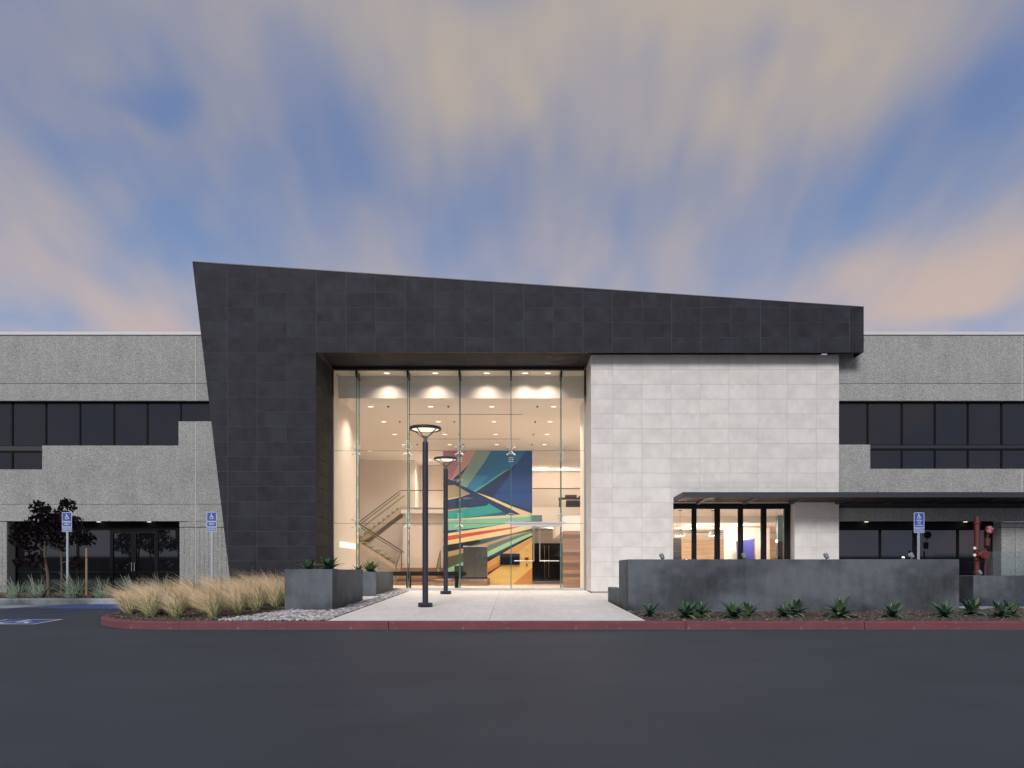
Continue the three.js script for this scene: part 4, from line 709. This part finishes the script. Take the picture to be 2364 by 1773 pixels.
{
  const face = signFace(['PARKING', 'ONLY'], ['MINIMUM', 'FINE $250']), face2 = signFace(['PARKING', 'ONLY', 'VAN', 'ACCESSIBLE'], ['MINIMUM', 'FINE $250']);
  const hole = std([.03, .03, .035], .8), edge = std([.6, .61, .63], .5);
  const sign = (name, label, at, h, bottom, f) => {        // at = foot of the post, bottom = height of the plate's lower edge above the foot
    const s = thing(name, label, 'road sign', at, 'blue accessible parking signs'), w = .262, sh = new THREE.Shape(), r = .022; sh.moveTo(-w / 2 + r, 0); sh.lineTo(w / 2 - r, 0); sh.quadraticCurveTo(w / 2, 0, w / 2, r); sh.lineTo(w / 2, h - r); sh.quadraticCurveTo(w / 2, h, w / 2 - r, h); sh.lineTo(-w / 2 + r, h); sh.quadraticCurveTo(-w / 2, h, -w / 2, h - r); sh.lineTo(-w / 2, r); sh.quadraticCurveTo(-w / 2, 0, -w / 2 + r, 0);
    const fg = new THREE.ShapeGeometry(sh, 6), p = fg.attributes.position, uv = fg.attributes.uv; for (let i = 0; i < p.count; i++) uv.setXY(i, p.getX(i) / w + .5, p.getY(i) / h); fg.translate(0, bottom, .034); local(s, 'face', fg, f);
    local(s, 'plate', new THREE.ExtrudeGeometry(sh, { depth: .004, bevelEnabled: false }).translate(0, bottom, .028), edge);
    local(s, 'post', new THREE.BoxGeometry(.05, bottom + h * .8, .04).translate(0, (bottom + h * .8) / 2, 0), M.galv);
    const holes = []; for (let y = .05; y < bottom - .02; y += .045) holes.push(new THREE.CircleGeometry(.009, 8).translate(0, y, .0215)); local(s, 'post_holes', merge(holes), hole);
    for (const y of [.05, h - .05]) local(s, 'bolt', new THREE.CylinderGeometry(.008, .008, .008, 8).rotateX(Math.PI / 2).translate(0, bottom + y, .037), M.galv);
    return s;
  };
  sign('parking_sign', 'blue accessible parking sign on a post in front of the small dark tree', [-12.07, .35, 21.1], .522, 1.765, face);
  sign('parking_sign', 'blue accessible parking sign on a post beside the slanted edge of the portal', [-8.16, .35, 21.1], .530, 1.765, face);
  sign('parking_sign', 'blue van accessible parking sign on a post behind the long planter wall', [10.38, .2, 20.0], .516, 1.83, face2);
}

// ------------------------------------------------------------------ plants
function blade(len, w, bend, segs = 6, fold = .25, tip = 1.6) {     // a leaf from the origin, rising along +y and bending towards +x
  const P = [], I = []; let x = 0, y = 0, a = 0;
  for (let i = 0; i <= segs; i++) { const t = i / segs, ww = w * (t < .35 ? lerp(.62, 1, t / .35) : Math.pow(1 - (t - .35) / .65, 1 / tip)) / 2; P.push(x, y, -ww, x + fold * ww * Math.cos(a) * -1, y + fold * ww * Math.sin(a) * 1, 0, x, y, ww); a = bend * t; x += len / segs * Math.sin(a); y += len / segs * Math.cos(a); }
  for (let i = 0; i < segs; i++) { const k = i * 3; I.push(k, k + 1, k + 3, k + 1, k + 4, k + 3, k + 1, k + 2, k + 4, k + 2, k + 5, k + 4); }
  const g = new THREE.BufferGeometry(); g.setAttribute('position', new THREE.Float32BufferAttribute(P, 3)); g.setIndex(I); g.computeVertexNormals(); return g;
}
{
  const lm = [[.050, .11, .070], [.072, .14, .08], [.036, .09, .062], [.12, .18, .08]].map((c) => std(c, .5, { side: THREE.DoubleSide })), dry = std([.20, .19, .09], .7, { side: THREE.DoubleSide });
  const shapes = [blade(.44, .12, .35), blade(.48, .125, .9), blade(.46, .12, 1.35), blade(.36, .11, .15)];
  const agave = (name, label, at, s, n0, seed, grp) => { const n = Math.round(n0 * 1.25);
    const t = thing(name, label, 'agave', at, grp), r = rng(seed);
    for (let i = 0; i < n; i++) { const k = i / n, tilt = lerp(1.25, .12, k) + (r() - .5) * .25, m = shade(new THREE.Mesh(shapes[k > .75 ? 3 : k > .45 ? 0 : k > .2 ? 1 : 2], i < 2 && r() > .5 ? dry : lm[Math.floor(r() * 4)])); m.name = 'leaf'; m.rotation.order = 'YXZ'; m.rotation.set(0, i * 2.399 + r() * .4, -tilt); const q = s * .8 * (.8 + r() * .45) * (k > .8 ? .9 : 1); m.scale.set(q, q, q * (.9 + r() * .3)); m.position.y = .02 + k * .03 * s; t.add(m); }
    return t;
  };
  const G = 'agaves along the red kerb in front of the planter wall', at = (px, py) => { const D0 = 15.2 + (1418 - py) * .045; return [(px - 1186) * D0 / 1800, hBed(0, D0) , D0]; };
  const rows = [[1502, 1419, .78, 20, 'single agave at the left end of the long planter wall'], [1585, 1427, .95, 24, 'broad agave, left of the first touching pair by the planter wall'], [1617, 1418, .85, 20, 'agave right behind the broad one in the first touching pair'], [1694, 1425, .95, 24, 'upright agave, left of the second touching pair by the planter wall'], [1730, 1417, .85, 20, 'agave on the right of the second touching pair by the planter wall'], [1808, 1422, .85, 22, 'smaller agave, left of the third touching pair by the planter wall'], [1838, 1413, 1.0, 22, 'taller agave, right of the third touching pair by the planter wall'], [1940, 1424, 1.15, 26, 'wide spreading agave alone near the middle of the planter wall'], [2060, 1423, .9, 20, 'single agave below the van parking sign'], [2180, 1424, .95, 24, 'agave by the right end of the long planter wall'], [2243, 1408, 1.0, 24, 'dark agave set back in the gap between the two planter walls'], [2308, 1422, .9, 20, 'agave on the left of the last pair at the right edge'], [2334, 1417, .9, 18, 'rightmost agave, in front of the low planter wall']];
  rows.forEach(([px, py, s, n, l], i) => agave('agave', l, at(px, py), s, n, 100 + i, G));
  agave('agave', 'dark spiky agave on the right side of the tall planter top', [-4.12, 1.03, 17.3], .98, 30, 7, 'agaves in the planters'); agave('agave', 'small green agave on the left side of the tall planter top', [-4.5, 1.03, 17.2], .85, 20, 8, 'agaves in the planters');
  agave('agave', 'dark agave growing in the lower planter by the glass', [-4.30, .97, 23.4], 1.05, 30, 9, 'agaves in the planters'); agave('agave', 'small agave at the left end of the lower planter', [-4.7, .97, 23.6], .8, 16, 10, 'agaves in the planters');
}
function tuft(r, n, spec) {                                 // many narrow ribbons in one geometry
  const P = [], I = [];
  for (let i = 0; i < n; i++) {
    const b = spec(r, i / n), segs = b.segs ?? 6, c = Math.cos(b.az), s = Math.sin(b.az), o = P.length / 3; let x = b.x ?? 0, y = b.y ?? 0, z = b.z ?? 0, a = b.lean; const st = b.len / segs;
    for (let k = 0; k <= segs; k++) { const t = k / segs, w = b.w * (1 - t * .85) / 2; P.push(x - s * w, y, z + c * w * 0 + w, x + s * w, y, z - w); const dx = Math.sin(a) * c, dz = Math.sin(a) * s; x += dx * st + (b.wind ?? 0) * t * st; z += dz * st; y += Math.cos(a) * st; a += b.bend / segs; }
    for (let k = 0; k < segs; k++) { const q = o + k * 2; I.push(q, q + 1, q + 2, q + 1, q + 3, q + 2); }
  }
  const g = new THREE.BufferGeometry(); g.setAttribute('position', new THREE.Float32BufferAttribute(P, 3)); g.setIndex(I); g.computeVertexNormals();
  const N = g.attributes.normal, q = new THREE.Vector3(); for (let i = 0; i < N.count; i++) { q.fromBufferAttribute(N, i); if (q.z < 0) q.negate(); q.multiplyScalar(.45).add(new THREE.Vector3(0, .55, .35)).normalize(); N.setXYZ(i, q.x, q.y, q.z); }
  return g;
}
{
  // feather grass, blown to the left
  const greenM = [[.115, .155, .055], [.075, .12, .038]].map((c) => std(c, .8, { side: THREE.DoubleSide })), blondM = [[.88, .66, .42], [.92, .72, .48], [.82, .60, .37]].map((c) => new THREE.MeshPhysicalMaterial({ color: rgb(...c), roughness: 1, transmission: .3, thickness: 0, side: THREE.DoubleSide }));
  const variants = [1, 2, 3, 4].map((s) => { const r = rng(s * 31); return {
    green: tuft(r, 430, (r) => ({ az: r() * 6.3, lean: .05 + r() * .55, bend: .3 + r() * .5, len: .34 + r() * .34, w: .009, x: (r() - .5) * .16, z: (r() - .5) * .16, wind: -.18, segs: 5 })),
    dark: tuft(r, 150, (r) => ({ az: r() * 6.3, lean: .1 + r() * .8, bend: .5 + r() * .7, len: .2 + r() * .25, w: .007, x: (r() - .5) * .16, z: (r() - .5) * .16, wind: -.1, segs: 5 })),
    blond: tuft(r, 620, (r) => ({ az: r() * 6.3, lean: .05 + r() * .5, bend: .6 + r() * 1.1, len: .42 + r() * .36, w: .0065, y: r() < .45 ? 0 : .08 + r() * .14, x: (r() - .5) * .14, z: (r() - .5) * .14, wind: -.55 - r() * .45, segs: 8 })),
    pale: tuft(r, 260, (r) => ({ az: r() * 6.3, lean: .05 + r() * .6, bend: .9 + r() * 1.3, len: .48 + r() * .32, w: .006, y: r() < .3 ? 0 : .1 + r() * .14, x: (r() - .5) * .14, z: (r() - .5) * .14, wind: -.7 - r() * .6, segs: 9 })) }; });
  const clump = (label, x, d, s, v) => { const t = thing('feather_grass', label, 'grass clump', [x, hBed(x, d), d], 'blond feather grass clumps in the kerbside bed'), q = variants[v % 4]; local(t, 'green_blades', q.green, greenM[v % 2]); local(t, 'low_blades', q.dark, greenM[(v + 1) % 2]); local(t, 'plumes', q.blond, blondM[v % 3]); local(t, 'plume_tips', q.pale, blondM[(v + 1) % 3]); t.scale.set(s * (v % 3 ? 1 : 1.1), s, s); };
  const rows = [[15.0, [-7.05, -6.45, -5.75], 'front', 1.05], [15.8, [-7.7, -6.95, -6.2, -5.45], 'middle', 1.05], [16.7, [-7.75, -7.1, -6.5, -5.9, -5.35], 'second', 1.0], [17.7, [-7.9, -7.25, -6.6, -6.0, -5.4], 'third', 1.05], [19.0, [-7.9, -7.3, -6.7, -6.1, -5.5, -5.0], 'fourth', 1.1], [20.4, [-7.7, -7.1, -6.5, -5.9, -5.35], 'fifth', 1.15], [21.8, [-7.4, -6.7, -6.0], 'back', 1.1]];
  const r = rng(55); let v = 0;
  for (const [d, xs, name, s] of rows) xs.forEach((x, i) => clump(`blond feather grass clump, ${ORD[i]} from the left in the ${name} row of the kerbside bed`, x + (r() - .5) * .25, d + (r() - .5) * .5, s * (.70 + r() * .24), v++));
  // strap-leaved clumps in the back bed
  const flaxM = [[.13, .18, .12], [.17, .22, .16], [.10, .15, .095]].map((c) => std(c, .6, { side: THREE.DoubleSide }));
  const fv = [1, 2].map((s) => { const q = rng(s * 17); return [tuft(q, 90, (r) => ({ az: r() * 6.3, lean: .1 + r() * .8, bend: .2 + r() * .6, len: .3 + r() * .32, w: .024, x: (r() - .5) * .2, z: (r() - .5) * .2, segs: 5 })), tuft(q, 70, (r) => ({ az: r() * 6.3, lean: .4 + r() * .8, bend: .5 + r() * .7, len: .3 + r() * .3, w: .022, x: (r() - .5) * .2, z: (r() - .5) * .2, segs: 5 }))]; });
  [[-13.1, 20.5], [-12.45, 20.45], [-11.55, 20.5], [-10.75, 20.5], [-10.1, 20.7], [-9.4, 20.9], [-8.7, 21.0], [-13.85, 20.6]].forEach(([x, d], i) => { const t = thing('strap_leaf_plant', `grey green strap leaf clump, ${ORD[[1, 2, 3, 4, 5, 6, 7, 0][i]]} from the left below the left wing windows`, 'plant', [x, .35, d], 'strap leaf clumps below the left wing'); local(t, 'upright_leaves', fv[i % 2][0], flaxM[i % 3]); local(t, 'outer_leaves', fv[i % 2][1], flaxM[(i + 1) % 3]); t.scale.setScalar(1.05 + (i % 3) * .1); });
}
// small purple leaved tree with a stake
{
  const t = thing('small_tree', 'small dark purple leaved tree in front of the left wing windows', 'tree', [-13.0, .35, 21.9]), r = rng(404), bark = std([.12, .085, .065], .9);
  const limb = (pts, r0, r1) => { const c = new THREE.CatmullRomCurve3(pts.map((p) => new THREE.Vector3(...p))), g = new THREE.TubeGeometry(c, 12, 1, 7), p = g.attributes.position, v = new THREE.Vector3(); for (let i = 0; i <= 12; i++) { const ctr = c.getPointAt(i / 12), rad = lerp(r0, r1, i / 12); for (let k = 0; k <= 7; k++) { const o = i * 8 + k; v.fromBufferAttribute(p, o).sub(ctr).multiplyScalar(rad).add(ctr); p.setXYZ(o, v.x, v.y, v.z); } } g.computeVertexNormals(); return g; };
  local(t, 'trunk', limb([[-.05, 0, 0], [-.08, .6, 0], [-.15, 1.15, .03], [-.1, 1.6, 0], [.05, 2.2, 0]], .05, .02), bark); local(t, 'trunk', limb([[.32, 0, .05], [.34, .7, .05], [.28, 1.3, 0], [.2, 2.0, .05], [.35, 2.5, 0]], .032, .012), bark);
  const limbs = [[[-.12, 1.2, 0], [-.5, 1.55, .1], [-.85, 1.75, .1]], [[-.1, 1.5, 0], [-.3, 2.0, -.1], [-.35, 2.55, 0]], [[.0, 1.8, 0], [.3, 2.2, .1], [.55, 2.6, 0]], [[.25, 1.4, 0], [.7, 1.6, .1], [1.05, 1.6, 0]], [[.2, 1.8, 0], [.6, 2.1, -.1], [.9, 2.15, 0]], [[.3, .9, .05], [.6, 1.0, .1], [.85, .9, 0]], [[-.1, .7, 0], [-.45, .95, .05], [-.7, .9, .1]]];
  limbs.forEach((p) => local(t, 'limb', limb(p, .018, .005), bark));
  const centres = [[-.75, 1.75, .1, .30], [-.35, 2.0, 0, .34], [-.3, 2.45, 0, .26], [.0, 1.75, .1, .40], [.05, 2.2, 0, .34], [.5, 2.5, 0, .24], [.38, 2.05, .1, .34], [.85, 1.65, .05, .34], [.75, 2.05, 0, .22], [1.1, 1.55, 0, .2], [-.9, 1.55, 0, .24], [-.5, 1.45, .1, .3], [.35, 1.5, .1, .32], [-.4, .98, .1, .26], [-.75, .9, .1, .2], [.8, .9, .05, .2]];
  const P = [], I = []; for (const [x, y, z, R] of centres) { const n = Math.round(R * R * 1900); for (let i = 0; i < n; i++) { const u = r() * 2 - 1, a = r() * 6.3, q = R * Math.cbrt(r()), cx = x + q * Math.sqrt(1 - u * u) * Math.cos(a), cy = y + q * u * .85, cz = z + q * Math.sqrt(1 - u * u) * Math.sin(a), s = .048 + r() * .036, e = new THREE.Euler(.5 + r() * 1.1, r() * 6.3, (r() - .5) * .8), o = P.length / 3; for (const [px, py, pz] of [[0, 0, 0], [-.6, .55, .12], [0, .35, 0], [.6, .55, .12], [-.45, 1.1, .05], [.45, 1.1, .05], [0, 1.75, -.15]]) { const v = new THREE.Vector3(px * s, py * s, pz * s).applyEuler(e); P.push(cx + v.x, cy + v.y, cz + v.z); } I.push(o, o + 1, o + 2, o, o + 2, o + 3, o + 1, o + 4, o + 2, o + 2, o + 5, o + 3, o + 2, o + 4, o + 6, o + 2, o + 6, o + 5); } }
  const g = new THREE.BufferGeometry(); g.setAttribute('position', new THREE.Float32BufferAttribute(P, 3)); g.setIndex(I); g.computeVertexNormals(); local(t, 'crown', g, std([.020, .012, .018], .6, { side: THREE.DoubleSide }));
  const st = thing('tree_stake', 'pale timber stake standing right of the small dark tree', 'stake', [-12.05 + .22, .33, 21.6]); local(st, 'stake', new THREE.CylinderGeometry(.03, .032, 1.35, 10).translate(0, .675, 0), std([.30, .19, .11], .85)); local(st, 'tie', new THREE.TorusGeometry(.036, .008, 6, 14).rotateX(Math.PI / 2).translate(0, 1.1, 0), M.black);
  const up = thing('ground_light', 'small glowing uplight among the strap leaf clumps under the tree', 'ground light', [-13.6, .35, 21.2]); local(up, 'can', new THREE.CylinderGeometry(.05, .045, .1, 14).translate(0, .05, 0), M.blackMetal); local(up, 'lens', new THREE.CylinderGeometry(.042, .042, .012, 14).translate(0, .106, 0), M.glow); lamp([-13.6, .52, 21.2], .35, 2);
}

// ------------------------------------------------------------------ spotlights in the planters
{
  const S = thing('spotlight', '', 'spotlight', [0, 0, 0], 'grey blue landscape spotlights rising from the planters'), bodyM = std([.16, .22, .25], .5);
  local(S, 'stake', new THREE.CylinderGeometry(.012, .012, .12, 8).translate(0, .06, 0), bodyM);
  const h = local(S, 'head', new THREE.LatheGeometry([[.0, -.075], [.036, -.07], [.046, -.04], [.046, .05], [.04, .055], [.0, .05]].map(([x, y]) => new THREE.Vector2(x, y)), 18), bodyM); h.position.set(0, .15, 0); h.rotation.set(-.35, 0, .35); const c2 = local(S, 'collar', new THREE.TorusGeometry(.046, .006, 6, 18).rotateX(Math.PI / 2), bodyM); c2.position.copy(h.position); c2.rotation.copy(h.rotation);
  const at = (px, D, y) => [(px - 1186) * D / 1800, y, D];
  [[1528, 17.2, 1.225, 'grey blue spotlight on the planter wall, left of the folding glass'], [1717, 17.2, 1.235, 'grey blue spotlight on the planter wall, in front of the blue board'], [1907, 17.2, 1.235, 'grey blue spotlight on the planter wall, before the pale tiles'], [2104, 17.2, 1.245, 'grey blue spotlight on the planter wall, left of the van parking sign'], [2262, 21.3, .865, 'grey blue spotlight on the low planter wall, at the foot of the red riser']].forEach(([px, D, y, l], i) => { if (i) twin(S, l, at(px, D, y)); else { S.position.copy(V(...at(px, D, y))); S.userData.label = l; } });
  for (const px of [1528, 1907, 1717]) { const D = 17.2, X = (px - 1186) * D / 1800; spot([X + .03, 1.5, D + .1], [X * 1.25, 3.0, 23.9], 3.2, .75, .9, 2, rgb(1, .9, .76)); }
  const g = thing('spotlight', 'lit spotlight with a warm glow on the planter wall, below the dark windows', 'spotlight', at(2085, 17.3, 1.215)); local(g, 'stake', new THREE.CylinderGeometry(.012, .012, .1, 8).translate(0, .05, 0), bodyM); local(g, 'bulb', new THREE.SphereGeometry(.032, 14, 10).translate(0, .125, 0), M.glow); local(g, 'shroud', new THREE.CylinderGeometry(.04, .03, .05, 14, 1, true).translate(0, .1, 0), bodyM); lamp([at(2085, 17.3, 0)[0], 1.42, 17.35], .12, 2);
}

// ------------------------------------------------------------------ red fire riser and glass screen at the right
{
  const X = 13.60, D = 22.9, f = thing('fire_riser', 'red painted fire riser pipe with valves and gauges under the right wing', 'fire riser', [X, .3, D]);
  part(f, 'pipe', cyl(X, .3, D, .076, .076, 2.35, 24), M.redPipe);
  for (const y of [.98, 1.66, 1.30, 2.45]) part(f, 'flange', cyl(X, y, D, .108, .108, .03, 24), M.redPipe);
  part(f, 'valve_body', merge([new THREE.SphereGeometry(.12, 20, 14).scale(1, 1, .9).translate(X + .05, 1.52, -(D - .08)), cyl(0, 0, 0, .11, .11, .1, 18).rotateX(Math.PI / 2).translate(X + .05, 1.52, -(D - .27))]), M.redPipe);
  part(f, 'valve_cover', cyl(0, 0, 0, .13, .13, .03, 8).rotateX(Math.PI / 2).translate(X + .05, 1.52, -(D - .30)), std([.26, .06, .05], .5));
  for (const y of [1.52, 1.72]) { const g = group(f, 'gauge'); part(g, 'dial', cyl(0, 0, 0, .042, .042, .03, 18).rotateX(Math.PI / 2).translate(X - .17, y, -(D - .16)), M.white); part(g, 'stem', bar(V(X - .17, y - .03, D - .14), V(X - .05, y - .05, D), .012), M.galv); part(g, 'needle', bx(X - .175, X - .165, y - .01, y + .03, D - .178, D - .171), M.black); }
  part(f, 'side_pipe', merge([bar(V(X + .24, .3, D), V(X + .24, 1.72, D), .028, 12), bar(V(X, 1.42, D), V(X + .24, 1.42, D), .03, 12)]), M.redPipe);
  part(f, 'side_pipe', bar(V(X + .42, .3, D), V(X + .42, 1.4, D), .012, 10), M.redPipe);
  part(f, 'retard_chamber', cyl(X + .3, 1.80, D, .075, .085, .22, 18), M.redPipe);
  part(f, 'handle', bar(V(X - .12, 1.38, D - .12), V(X + .0, 1.40, D - .12), .02, 8), M.redPipe);
  const [c, x] = canvas(256, 256); x.fillStyle = '#7a1f33'; x.fillRect(0, 0, 256, 256); x.fillStyle = '#d8ccd2'; x.textAlign = 'center'; x.translate(128, 128); x.rotate(.32); x.font = 'bold 40px sans-serif'; x.fillText('SPRINKLER', 0, -44, 190); x.fillText('FIRE', 0, 4, 200); x.fillText('ALARM', 0, 52, 200); x.font = 'bold 22px sans-serif'; x.fillText('CALL FIRE DEPT', 0, 88, 130); x.fillText('LOCAL', 0, -88, 130);
  const b = thing('alarm_bell', 'round red alarm bell sign with white lettering right of the riser pipe', 'alarm bell', [X + .36, 2.3, D]); part(b, 'gong', cyl(0, 0, 0, .12, .11, .05, 28).rotateX(Math.PI / 2).translate(X + .36, 2.27, -(D + .02)), M.redPipe); part(b, 'face', new THREE.CircleGeometry(.118, 32).translate(X + .36, 2.27, -(D - .032)), std(0xffffff, .5, { map: print(c) })); part(b, 'stem', bar(V(X + .36, 2.2, D + .03), V(X + .3, 2.02, D), .012), M.redPipe);
  const gs = thing('glass_screen', 'low blue tinted glass screen behind the low planter wall', 'glass screen', [16, .3, 23.2]); for (const [a, q] of [[14.0, 16.6], [16.62, 20]]) part(gs, 'pane', new THREE.PlaneGeometry(q - a, 1.33).translate((a + q) / 2, .965, -23.2), M.blueGuard);
}

// ------------------------------------------------------------------ what the glass mirrors: the other side of the street
{
  const w = thing('warehouse', 'long low warehouse across the street, mirrored dark in the windows', 'building', [4, 0, -62]); part(w, 'wall', bx(-70, 80, 0, 2.9, -74, -62), std([.10, .10, .11], .9)); part(w, 'parapet', bx(-70.2, 80.2, 2.902, 3.2, -74.2, -61.8), std([.07, .07, .08], .9)); for (let i = 0; i < 12; i++) part(w, 'window', bx(-60 + i * 11, -54 + i * 11, .9, 2.2, -62, -61.9), M.darkGlass);
  const lm = std([.018, .026, .018], .8, { side: THREE.DoubleSide }), r = rng(66), P = [], I = [];
  for (let i = 0; i < 2600; i++) { const u = r() * 2 - 1, a = r() * 6.3, q = Math.cbrt(r()), k = 1 + .25 * Math.sin(a * 3 + u * 4), e = new THREE.Euler(r() * 3, r() * 6.3, r() * 3), o = P.length / 3; for (const [x, y] of [[-.16, 0], [.16, 0], [.16, .3], [-.16, .3]]) { const v = new THREE.Vector3(x, y, 0).applyEuler(e); P.push(q * k * 2.2 * Math.sqrt(1 - u * u) * Math.cos(a) + v.x, 4.3 + q * u * 2.2 + v.y, q * k * 2.2 * Math.sqrt(1 - u * u) * Math.sin(a) + v.z); } I.push(o, o + 1, o + 2, o, o + 2, o + 3); }
  const g = new THREE.BufferGeometry(); g.setAttribute('position', new THREE.Float32BufferAttribute(P, 3)); g.setIndex(I); g.computeVertexNormals();
  const t = thing('street_tree', 'dark street tree across the road, mirrored in the left wing windows', 'tree', [-16, 0, -24]); local(t, 'trunk', new THREE.CylinderGeometry(.12, .2, 3.2, 10).translate(0, 1.6, 0), std([.05, .04, .035], .9)); local(t, 'crown', g, lm);
  twin(t, 'dark street tree across the road, mirrored in the lobby mural', [-5, 0, -26]); twin(t, 'dark street tree across the road, mirrored beside the inner doors', [3, 0, -34]);
  const pole = thing('utility_pole', 'tall utility pole with sagging wires across the road, mirrored in the right wing glass', 'utility pole', [19, 0, -30]); part(pole, 'post', cyl(19, 0, -30, .16, .11, 11, 12), std([.05, .042, .036], .9)); part(pole, 'crossarm', bx(17.6, 20.4, 9.8, 10, -30.1, -29.9), std([.05, .042, .036], .9));
  for (const [y, z] of [[10, -29.4], [10, -30.6], [8.6, -30], [7.4, -30]]) part(pole, 'wire', new THREE.TubeGeometry(new THREE.CatmullRomCurve3([-100, -60, -20, 19, 58, 98].flatMap((x, i, a) => i < a.length - 1 ? [V(x, y, z), V((x + a[i + 1]) / 2, y - .7, z)] : [V(x, y, z)])), 80, .035, 5), M.black);
}

renderer.render(scene, camera);
